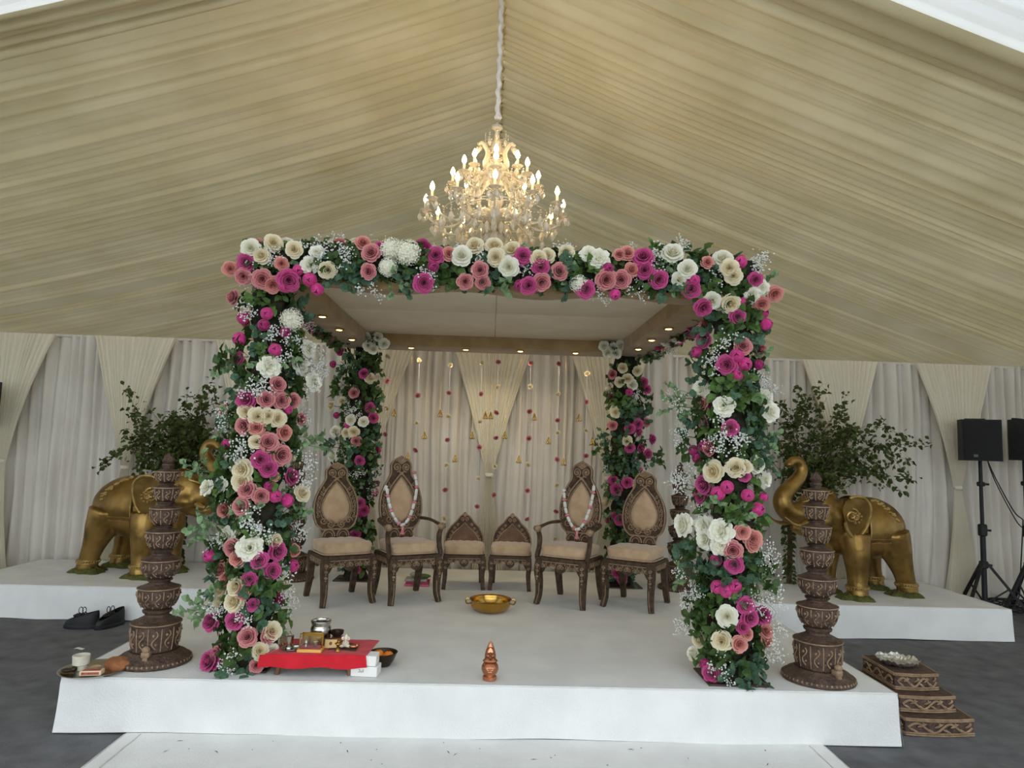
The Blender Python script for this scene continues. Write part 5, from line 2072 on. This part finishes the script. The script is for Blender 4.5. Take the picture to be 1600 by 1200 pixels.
# ------------------------------------------------------------------ things on the stage
# brass bowl
u_ = thing('brass_bowl', on_z(766, 958) + Vector((0, 0.06, 0)), 'wide brass bowl with two ring handles in front of the chairs', 'bowl')
b = MB()
b.lathe([(0.0, 0.004), (0.10, 0.004), (0.15, 0.02), (0.185, 0.055), (0.195, 0.085), (0.190, 0.112), (0.196, 0.128), (0.205, 0.134), (0.200, 0.139), (0.182, 0.128), (0.178, 0.105), (0.175, 0.07), (0.14, 0.03), (0.0, 0.018)], 36)
b.build('bowl_body', M['brass'], u_)
u_.scale = (0.88, 0.88, 0.78)
for sg in (-1, 1):
    h = MB()
    h.tube(spline([(sg * 0.19, 0, 0.125), (sg * 0.225, 0, 0.135), (sg * 0.24, 0, 0.108), (sg * 0.225, 0, 0.078), (sg * 0.19, 0, 0.085)], 14), 0.008, 7)
    h.build('handle', M['brass'], u_)

# copper pot with cone
k_ = thing('copper_kalash', on_z(765, 1062), 'small copper pot with pointed carved top at the front edge of the stage', 'pot')
b = MB()
b.lathe([(0.038, 0.0), (0.042, 0.004), (0.041, 0.022), (0.033, 0.028), (0.045, 0.045), (0.052, 0.062), (0.050, 0.082), (0.040, 0.098), (0.030, 0.104), (0.038, 0.110)], 22)
b.build('pot_body', M['copper'], k_)
b = MB()
b.lathe([(0.040, 0.104), (0.046, 0.110), (0.040, 0.118), (0.034, 0.122), (0.034, 0.14), (0.029, 0.165), (0.020, 0.192), (0.010, 0.215), (0.0, 0.226)], 18, (0, 0, 0), 1.0, 0.7)
co = b.build('pointed_top', M['copper'], k_)
b = MB()
b.ball((0, -0.026, 0.155), (0.010, 0.007, 0.011), 8, 6)
b.ball((0, -0.027, 0.135), (0.015, 0.008, 0.013), 8, 6)
for sg in (-1, 1):
    b.ball((sg * 0.012, -0.024, 0.157), (0.006, 0.003, 0.007), 6, 5)
    b.tube([(sg * 0.030, -0.014, 0.124), (sg * 0.022, -0.022, 0.138), (sg * 0.014, -0.025, 0.130)], 0.004, 5)
b.tube([(0, -0.032, 0.155), (0.003, -0.034, 0.143), (-0.003, -0.034, 0.135)], 0.003, 5)
b.tube([(0.028 * cos(a) , -0.02 - 0.004 * sin(a), 0.150 + 0.045 * sin(a)) for a in [pi * i / 10 for i in range(11)]], 0.003, 4)
b.build('figure_relief', mat('dark copper relief', (120, 66, 48), (150, 90, 66), rough=0.35, metal=0.8), co)
b = MB()
for q in range(6):
    a = 2 * pi * q / 6
    b.ball((0.012 * cos(a), -0.050, 0.066 + 0.012 * sin(a)), (0.008, 0.003, 0.008), 6, 4)
b.ball((0, -0.052, 0.066), (0.007, 0.004, 0.007), 6, 4)
b.build('flower_relief', M['copper'], k_)

# red cloth table with ritual things
TB = Vector((-1.02, 4.36, STAGE_Z))
tb = thing('red_cloth_table', TB, 'low wooden table under a red cloth beside the front left flowers', 'table', radians(2))
TH = 0.125
b = MB()
b.rbox((0, 0, TH - 0.012), (0.50, 0.26, 0.022), 0.004, 1)
b.build('table_top', M['wood_panel'], tb)
for sx in (-0.20, 0.20):
    for sy in (-0.09, 0.09):
        l = MB()
        l.tube([(sx, sy, TH - 0.02), (sx * 1.02, sy, 0.06), (sx * 1.08, sy * 1.05, 0.0)], [0.022, 0.02, 0.017], 6)
        l.build('leg', M['wood_panel'], tb)
b = MB()


def cloth(u, v):
    x = -0.31 + 0.62 * u
    y = -0.165 + 0.36 * v
    fr = min(1, max(0, (-0.135 - y) / 0.03))
    z = TH + 0.004 + 0.002 * sin(x * 40) * sin(y * 50)
    if y < -0.13:
        k = (-0.13 - y) / 0.035
        return Vector((x + 0.02 * k * (u - 0.5), -0.138 - 0.008 * k, TH + 0.004 - 0.075 * k + 0.006 * sin(u * 14) * k))
    e = abs(x) - 0.25
    if e > 0:
        z -= e * 0.25 * (1 if x < 0 else 0.3)
    return Vector((x + (0.04 * (v) if x > 0.2 else 0), y, z))


b.grid(cloth, 50, 32)
b.build('red_cloth', M['red'], tb, angle=None)
RZ = Matrix.Rotation(radians(2), 3, 'Z')


def on_table(x, y):
    return TB + RZ @ Vector((x, y, TH + 0.0065))


# patterned dark cloth pieces
pc = MB()
pc.grid(lambda u, v: Vector((0.07 + 0.17 * u, -0.05 + 0.14 * v + 0.02 * sin(u * 4), 0.002 + 0.002 * sin(u * 9) * sin(v * 11))), 16, 12)
o = pc.build('dark_cloth', mat('dark green patterned cloth', (48, 42, 26), (96, 70, 40), rough=0.9, nscale=30, contrast=0.4), angle=None)
o.location = on_table(0, 0)
tag(o, 'dark patterned cloth lying on the red table', 'cloth')
st = MB()
st.lathe([(0.0, 0.0), (0.055, 0.0), (0.062, 0.01), (0.063, 0.055), (0.058, 0.066), (0.056, 0.075), (0.063, 0.095), (0.062, 0.10), (0.057, 0.098), (0.052, 0.075), (0.055, 0.05), (0.05, 0.012), (0.0, 0.01)], 28)
o = st.build('steel_pot', M['steel'])
o.location = on_table(-0.005, 0.075) + Vector((0, 0, 0.045))
tag(o, 'round stainless steel pot standing behind the glass box', 'pot')
sx_ = MB()
sx_.rbox((0, 0, 0.0225), (0.11, 0.09, 0.045), 0.004, 1)
o = sx_.build('tin_box', M['wood_panel'])
o.location = on_table(-0.005, 0.075)
tag(o, 'small tin box under the steel pot', 'box')
st = MB()
st.lathe([(0.0, 0.0), (0.025, 0.0), (0.04, 0.014), (0.043, 0.032), (0.040, 0.03), (0.022, 0.006), (0.0, 0.005)], 20)
o = st.build('dark_bowl', M['dark'])
o.location = on_table(0.095, 0.09) + Vector((0, 0, 0.0475))
tag(o, 'small dark metal bowl right of the steel pot', 'bowl')
sx_ = MB()
sx_.rbox((0, 0, 0.02), (0.07, 0.07, 0.04), 0.004, 1)
o = sx_.build('small_box', M['brown_cloth'])
o.location = on_table(0.095, 0.09)
tag(o, 'small brown box under the dark bowl', 'box')
g = thing('shrine_box', on_table(-0.03, -0.065), 'small glass-fronted shrine box with gold frame on the red table', 'box')
b = MB()
for sx2 in (-1, 1):
    b.rbox((sx2 * 0.066, 0, 0.05), (0.008, 0.008, 0.10), 0.002, 1)
b.rbox((0, 0, 0.098), (0.14, 0.008, 0.006), 0.002, 1)
b.rbox((0, 0.038, 0.05), (0.13, 0.004, 0.095), 0.001, 1)
b.build('frame', M['brass'], g)
b = MB()
b.rbox((0, -0.005, 0.009), (0.145, 0.085, 0.018), 0.002, 1)
b.build('gold_base', mat('gold card', (222, 158, 76), (236, 176, 96), rough=0.4), g)
b = MB()
b.rbox((0, 0, 0.022), (0.12, 0.06, 0.006), 0.001, 1)
b.build('red_inlay', M['red'], g)
for x in (-0.028, 0.028):
    b = MB()
    b.lathe([(0.011, 0.024), (0.008, 0.03), (0.005, 0.04), (0.010, 0.046), (0.009, 0.056), (0.005, 0.066), (0.0, 0.072)] if x < 0 else [(0.009, 0.024), (0.009, 0.03), (0.014, 0.045), (0.015, 0.055), (0.0, 0.055)], 10, (x, -0.005, 0))
    b.build('figurine', M['steel'], g)
b = MB()
b.rbox((0, -0.034, 0.055), (0.125, 0.002, 0.08), 0.0005, 1)
b.build('glass_pane', mat('clear glass', (240, 240, 240), rough=0.02, trans=1.0, spec=0.5), g)
st = MB()
st.lathe([(0.0, 0.0), (0.022, 0.0), (0.021, 0.008), (0.018, 0.012), (0.022, 0.04), (0.027, 0.075), (0.025, 0.075), (0.018, 0.02), (0.0, 0.018)], 18)
o = st.build('steel_tumbler', M['steel'])
o.location = on_table(-0.165, -0.045) + Vector((0, 0, 0.006))
tag(o, 'steel tumbler on a small plate at the left of the red table', 'cup')
st = MB()
st.lathe([(0.0, 0.002), (0.05, 0.002), (0.064, 0.010), (0.062, 0.012), (0.05, 0.005), (0.0, 0.005)], 24)
o = st.build('steel_plate', M['steel'])
o.location = on_table(-0.15, -0.04)
tag(o, 'small round steel plate under the tumbler', 'plate')
st = MB()
st.rbox((0, 0, 0.009), (0.05, 0.03, 0.018), 0.004, 2)
st.ball((0.012, -0.006, 0.02), (0.012, 0.01, 0.006), 8, 6)
o = st.build('small_dish', M['steel'])
o.location = on_table(-0.115, -0.03) + Vector((0, 0, 0.006))
o.rotation_euler.z = 0.3
tag(o, 'small steel dish on the plate beside the tumbler', 'dish')
st = MB()
st.lathe([(0.0, 0.0), (0.018, 0.0), (0.017, 0.004), (0.005, 0.014), (0.004, 0.026), (0.008, 0.032), (0.020, 0.042), (0.019, 0.045), (0.0, 0.040)], 14)
st.ball((0, 0.018, 0.046), (0.005, 0.004, 0.008), 6, 4)
o = st.build('oil_lamp', M['brass'])
o.location = on_table(0.13, -0.06)
tag(o, 'tiny brass oil lamp at the right of the red table', 'lamp')
st = MB()
st.ball((0, 0, 0.022), (0.022, 0.018, 0.022), 12, 8)
st.ball((0.004, -0.006, 0.052), (0.015, 0.013, 0.016), 10, 8)
for sg in (-1, 1):
    st.ball((sg * 0.017, -0.002, 0.053), (0.010, 0.004, 0.012), 8, 6)
    st.ball((sg * 0.02, -0.012, 0.010), (0.016, 0.012, 0.009), 8, 6)
st.tube([(0.004, -0.018, 0.05), (0.006, -0.024, 0.036), (-0.004, -0.026, 0.026)], [0.006, 0.005, 0.003], 6)
st.lathe([(0.012, 0.064), (0.010, 0.07), (0.004, 0.078), (0.0, 0.082)], 8, (0.004, -0.004, 0))
o = st.build('idol_figurine', mat('pale marble', (216, 202, 178), (232, 220, 198), rough=0.5, nscale=30))
o.location = on_table(0.165, 0.0) + Vector((0, 0, 0.004))
tag(o, 'small pale seated idol figurine on the red table', 'figurine')
st = MB()
st.rbox((0, 0, 0.025), (0.075, 0.006, 0.05), 0.002, 1)
o = st.build('small_plaque', mat('cream plaque', (214, 178, 118), (226, 196, 142), rough=0.5))
o.location = on_table(0.075, -0.01)
o.rotation_euler = (radians(-18), 0, 0)
em = MB()
em.ball((0, -0.004, 0.027), (0.010, 0.002, 0.010), 10, 6)
em.build('emblem', M['brown_cloth'], o)
tag(o, 'small cream plaque with round emblem leaning on the red table', 'plaque')
st = MB()
st.ball((0, 0, 0.012), (0.026, 0.014, 0.012), 10, 6)
st.ball((0.022, 0.004, 0.016), (0.010, 0.008, 0.012), 8, 6)
o = st.build('clay_lamp', M['copper'])
o.location = on_table(0.215, -0.02) + Vector((0, 0, 0.002))
tag(o, 'small clay-coloured lamp at the right end of the red table', 'lamp')
# boxes and oranges right of the table
for k in range(2):
    P = on_z(560, 1058) + Vector((0.035 - 0.012 * k, 0.05, 0.062 * k))
    bx = thing('white_carton', P, ('upper' if k else 'lower') + ' small white carton stacked right of the red table', 'box', radians(-6 + 4 * k), group='two white cartons')
    b = MB()
    b.rbox((0, 0, 0.031), (0.16, 0.10, 0.060), 0.003, 1)
    b.build('carton_body', M['paper'], bx)
    r = MB()
    # faint handwritten 'Jal' style strokes: three letters
    x0 = -0.02
    r.tube([(x0 - 0.012, -0.0515, 0.044), (x0 - 0.004, -0.0515, 0.044), (x0 - 0.005, -0.0515, 0.028), (x0 - 0.013, -0.0515, 0.028)], 0.0016, 4)
    r.tube([(x0 + 0.002, -0.0515, 0.036), (x0 + 0.003, -0.0515, 0.028), (x0 + 0.010, -0.0515, 0.028), (x0 + 0.010, -0.0515, 0.038)], 0.0016, 4)
    r.tube([(x0 + 0.017, -0.0515, 0.046), (x0 + 0.017, -0.0515, 0.028)], 0.0016, 4)
    r.build('lettering', M['ink'], bx)
ob = on_z(578, 1048) + Vector((0.06, 0.11, 0))
st = MB()
st.lathe([(0.0, 0.0), (0.045, 0.0), (0.07, 0.035), (0.088, 0.078), (0.092, 0.082), (0.088, 0.084), (0.066, 0.04), (0.04, 0.008), (0.0, 0.008)], 26)
o = st.build('fruit_bowl', M['dark'])
o.location = ob
tag(o, 'dark round bowl of oranges behind the white cartons', 'bowl')
for k, (dx, dy, dz, nm) in enumerate(((-0.03, 0.0, 0.062, 'left'), (0.035, -0.015, 0.058, 'right'))):
    st = MB()
    st.ball((0, 0, 0), (0.036, 0.036, 0.033), 16, 10)
    o = st.build('orange', M['orange'])
    o.location = ob + Vector((dx, dy, dz))
    tag(o, nm + ' orange in the dark bowl behind the cartons', 'fruit', group='oranges in the bowl')
    b = MB()
    b.ball((0, 0, 0.032), (0.005, 0.005, 0.003), 6, 4)
    b.build('stalk', M['bark'], o)

# folded saris under the left armchair
fc = thing('folded_cloth', on_z(652, 914), 'folded pink cloth bundle under the left armchair', 'cloth')
for k, (mm, z, dx) in enumerate(((mat('pink cloth', (196, 92, 120), (216, 122, 146), rough=0.9, nscale=20), 0.012, 0), (mat('rose cloth', (176, 70, 98), rough=0.9), 0.036, 0.006), (mat('grey cloth', (150, 146, 142), (170, 166, 160), rough=0.9, nscale=20), 0.058, -0.01))):
    b = MB()
    b.rbox((dx, 0, z), (0.24 - 0.01 * k, 0.18, 0.022), 0.010, 3)
    b.build('cloth_fold', mm, fc)
gl = thing('green_leaf_parcel', on_z(652, 914) + Vector((0.05, -0.01, 0.069)), 'green leaf parcel on the folded pink cloth', 'parcel')
b = MB()
b.ball((0, 0, 0.022), (0.085, 0.05, 0.022), 14, 8)
b.build('leaf_wrap', M['leaf_mid'], gl)
b = MB()
b.ball((-0.07, 0.02, 0.03), (0.06, 0.04, 0.03), 12, 8)
b.build('grey_wrap', mat('silver wrap', (150, 148, 142), (180, 178, 170), rough=0.5, nscale=12), gl)

# tray at the left stage corner
TR = Vector((-2.30, 4.24, STAGE_Z + 0.004))
st = MB()
st.lathe([(0.0, 0.0), (0.15, 0.0), (0.178, 0.014), (0.182, 0.017), (0.176, 0.018), (0.148, 0.005), (0.0, 0.005)], 36)
o = st.build('steel_tray', M['steel'])
o.location = TR
tag(o, 'round steel tray overhanging the front left stage corner', 'tray')
st = MB()
st.lathe([(0.0, 0.0), (0.028, 0.0), (0.034, 0.010), (0.034, 0.026), (0.044, 0.034), (0.047, 0.085), (0.044, 0.086), (0.040, 0.036), (0.0, 0.030)], 22)
o = st.build('clay_cup', mat('pale clay', (206, 198, 180), (222, 216, 200), rough=0.7, nscale=20))
o.location = TR + Vector((-0.075, 0.0, 0.006))
tag(o, 'pale clay cup on the steel tray', 'cup')
mb_ = thing('matchbox', TR + Vector((0.035, -0.075, 0.006)), 'small printed cardboard matchbox on the steel tray', 'box', radians(8))
b = MB()
b.rbox((0, 0, 0.013), (0.115, 0.055, 0.026), 0.002, 1)
b.build('carton_body', mat('cream card', (224, 200, 160), (234, 214, 178), rough=0.7), mb_)
b = MB()
b.rbox((0, 0, 0.0265), (0.095, 0.04, 0.0012), 0.0004, 1)
b.rbox((0, -0.0278, 0.013), (0.095, 0.0012, 0.014), 0.0004, 1)
b.build('printed_label', mat('red print', (150, 70, 66), (176, 96, 88), rough=0.7, nscale=60), mb_)
b = MB()


def brc(u, v):
    a = 2 * pi * u
    rr = (0.5 + 0.5 * (1 - v)) if v < 0.999 else 0
    k = 1 - v
    return Vector((0.115 * cos(a) * sin(pi / 2 * (1 - v) ** 0.7) * (1 + 0.1 * sin(3 * a)), 0.075 * sin(a) * sin(pi / 2 * (1 - v) ** 0.7), 0.055 * v ** 0.8 + 0.008 * sin(5 * a + v * 6) * (1 - v) * v * 3 + 0.001))


b.grid(brc, 32, 10)
o = b.build('brown_cloth', M['brown_cloth'], angle=None)
o.location = TR + Vector((0.115, 0.085, 0.004))
o.rotation_euler.z = -0.35
tag(o, 'crumpled brown cloth between the steel tray and the lamp base', 'cloth')
st = MB()
st.lathe([(0.0, 0.0), (0.02, 0.0), (0.03, 0.012), (0.028, 0.013), (0.018, 0.004), (0.0, 0.004)], 14)
o = st.build('clay_dish', mat('tan clay', (178, 150, 112), (196, 170, 134), rough=0.7))
o.location = TR + Vector((-0.005, 0.03, 0.006))
tag(o, 'tiny tan clay dish on the steel tray behind the matchbox', 'dish')
st = MB()
st.ball((0, 0, 0.012), (0.035, 0.024, 0.012), 10, 6)
st.ball((0.03, 0.01, 0.016), (0.02, 0.02, 0.016), 8, 6)
o = st.build('incense_lump', M['dark'])
o.location = TR + Vector((-0.115, -0.06, 0.010))
tag(o, 'small dark lump at the left rim of the steel tray', 'incense')

# shoes
def shoe(P, rz, label):
    t = thing('shoe', P, label, 'shoe', rz, group='pair of black shoes')
    t.scale = (1.0, 1.25, 1.45)
    b = MB()

    def up(u, v):
        a = 2 * pi * u
        x = cos(a)
        w = 0.048 * (1 - 0.12 * x)
        L_ = 0.142
        top = 0.062 + 0.030 * (0.5 - 0.5 * x) + 0.012 * max(0, -x)
        k = v
        sh = 1 - 0.32 * k * k
        return Vector((L_ * x * (1 - (0.24 if x > 0 else 0.06) * k * k), w * sin(a) * sh, 0.018 + (top - 0.018) * sin(k * pi / 2) * (1 if x < 0.2 else 1 - 0.28 * (x - 0.2))))
    b.grid(up, 28, 8)
    b.build('upper', M['shoe'], t, angle=None)
    b = MB()
    b.lathe([(0.0, 0.0), (0.98, 0.0), (1.0, 0.006), (1.0, 0.02), (0.96, 0.024)], 28, (0, 0, 0), 0.150, 0.052)
    b.build('sole', M['black'], t)
    b = MB()
    b.ball((0.01, 0, 0.072), (0.07, 0.026, 0.014), 12, 6)
    b.build('tongue', M['shoe'], t)
    b = MB()
    for k in range(4):
        b.tube([(0.045 - 0.022 * k, -0.026, 0.072 + 0.003 * k), (0.045 - 0.022 * k, 0, 0.086 + 0.003 * k), (0.045 - 0.022 * k, 0.026, 0.072 + 0.003 * k)], 0.003, 4)
    b.tube([(0.005 + 0.018 * cos(a), 0.02, 0.105 + 0.022 * sin(a)) for a in [2 * pi * i / 12 for i in range(13)]], 0.003, 4, cap=False)
    b.tube([(0.0 + 0.016 * cos(a), -0.022, 0.10 + 0.018 * sin(a)) for a in [2 * pi * i / 12 for i in range(13)]], 0.003, 4, cap=False)
    b.build('laces', M['cord_black'], t)


M['cord_black'] = mat('black lace', (34, 34, 34), rough=0.9)
shoe((-3.55, 6.30, 0.0), radians(185), 'black lace-up shoe, left one of the pair before the left platform')
shoe((-3.34, 6.36, 0.0), radians(250), 'black lace-up shoe, right one of the pair before the left platform')
b = MB()
b.grid(lambda u, v: Vector((-3.24 + 0.07 * u, 5.66 + 0.04 * v, 0.006 + 0.004 * sin(u * 5))), 6, 4)
tag(b.build('paper_scrap', M['paper'], smooth=False), 'small white scrap of paper on the dark carpet near the shoes', 'paper')
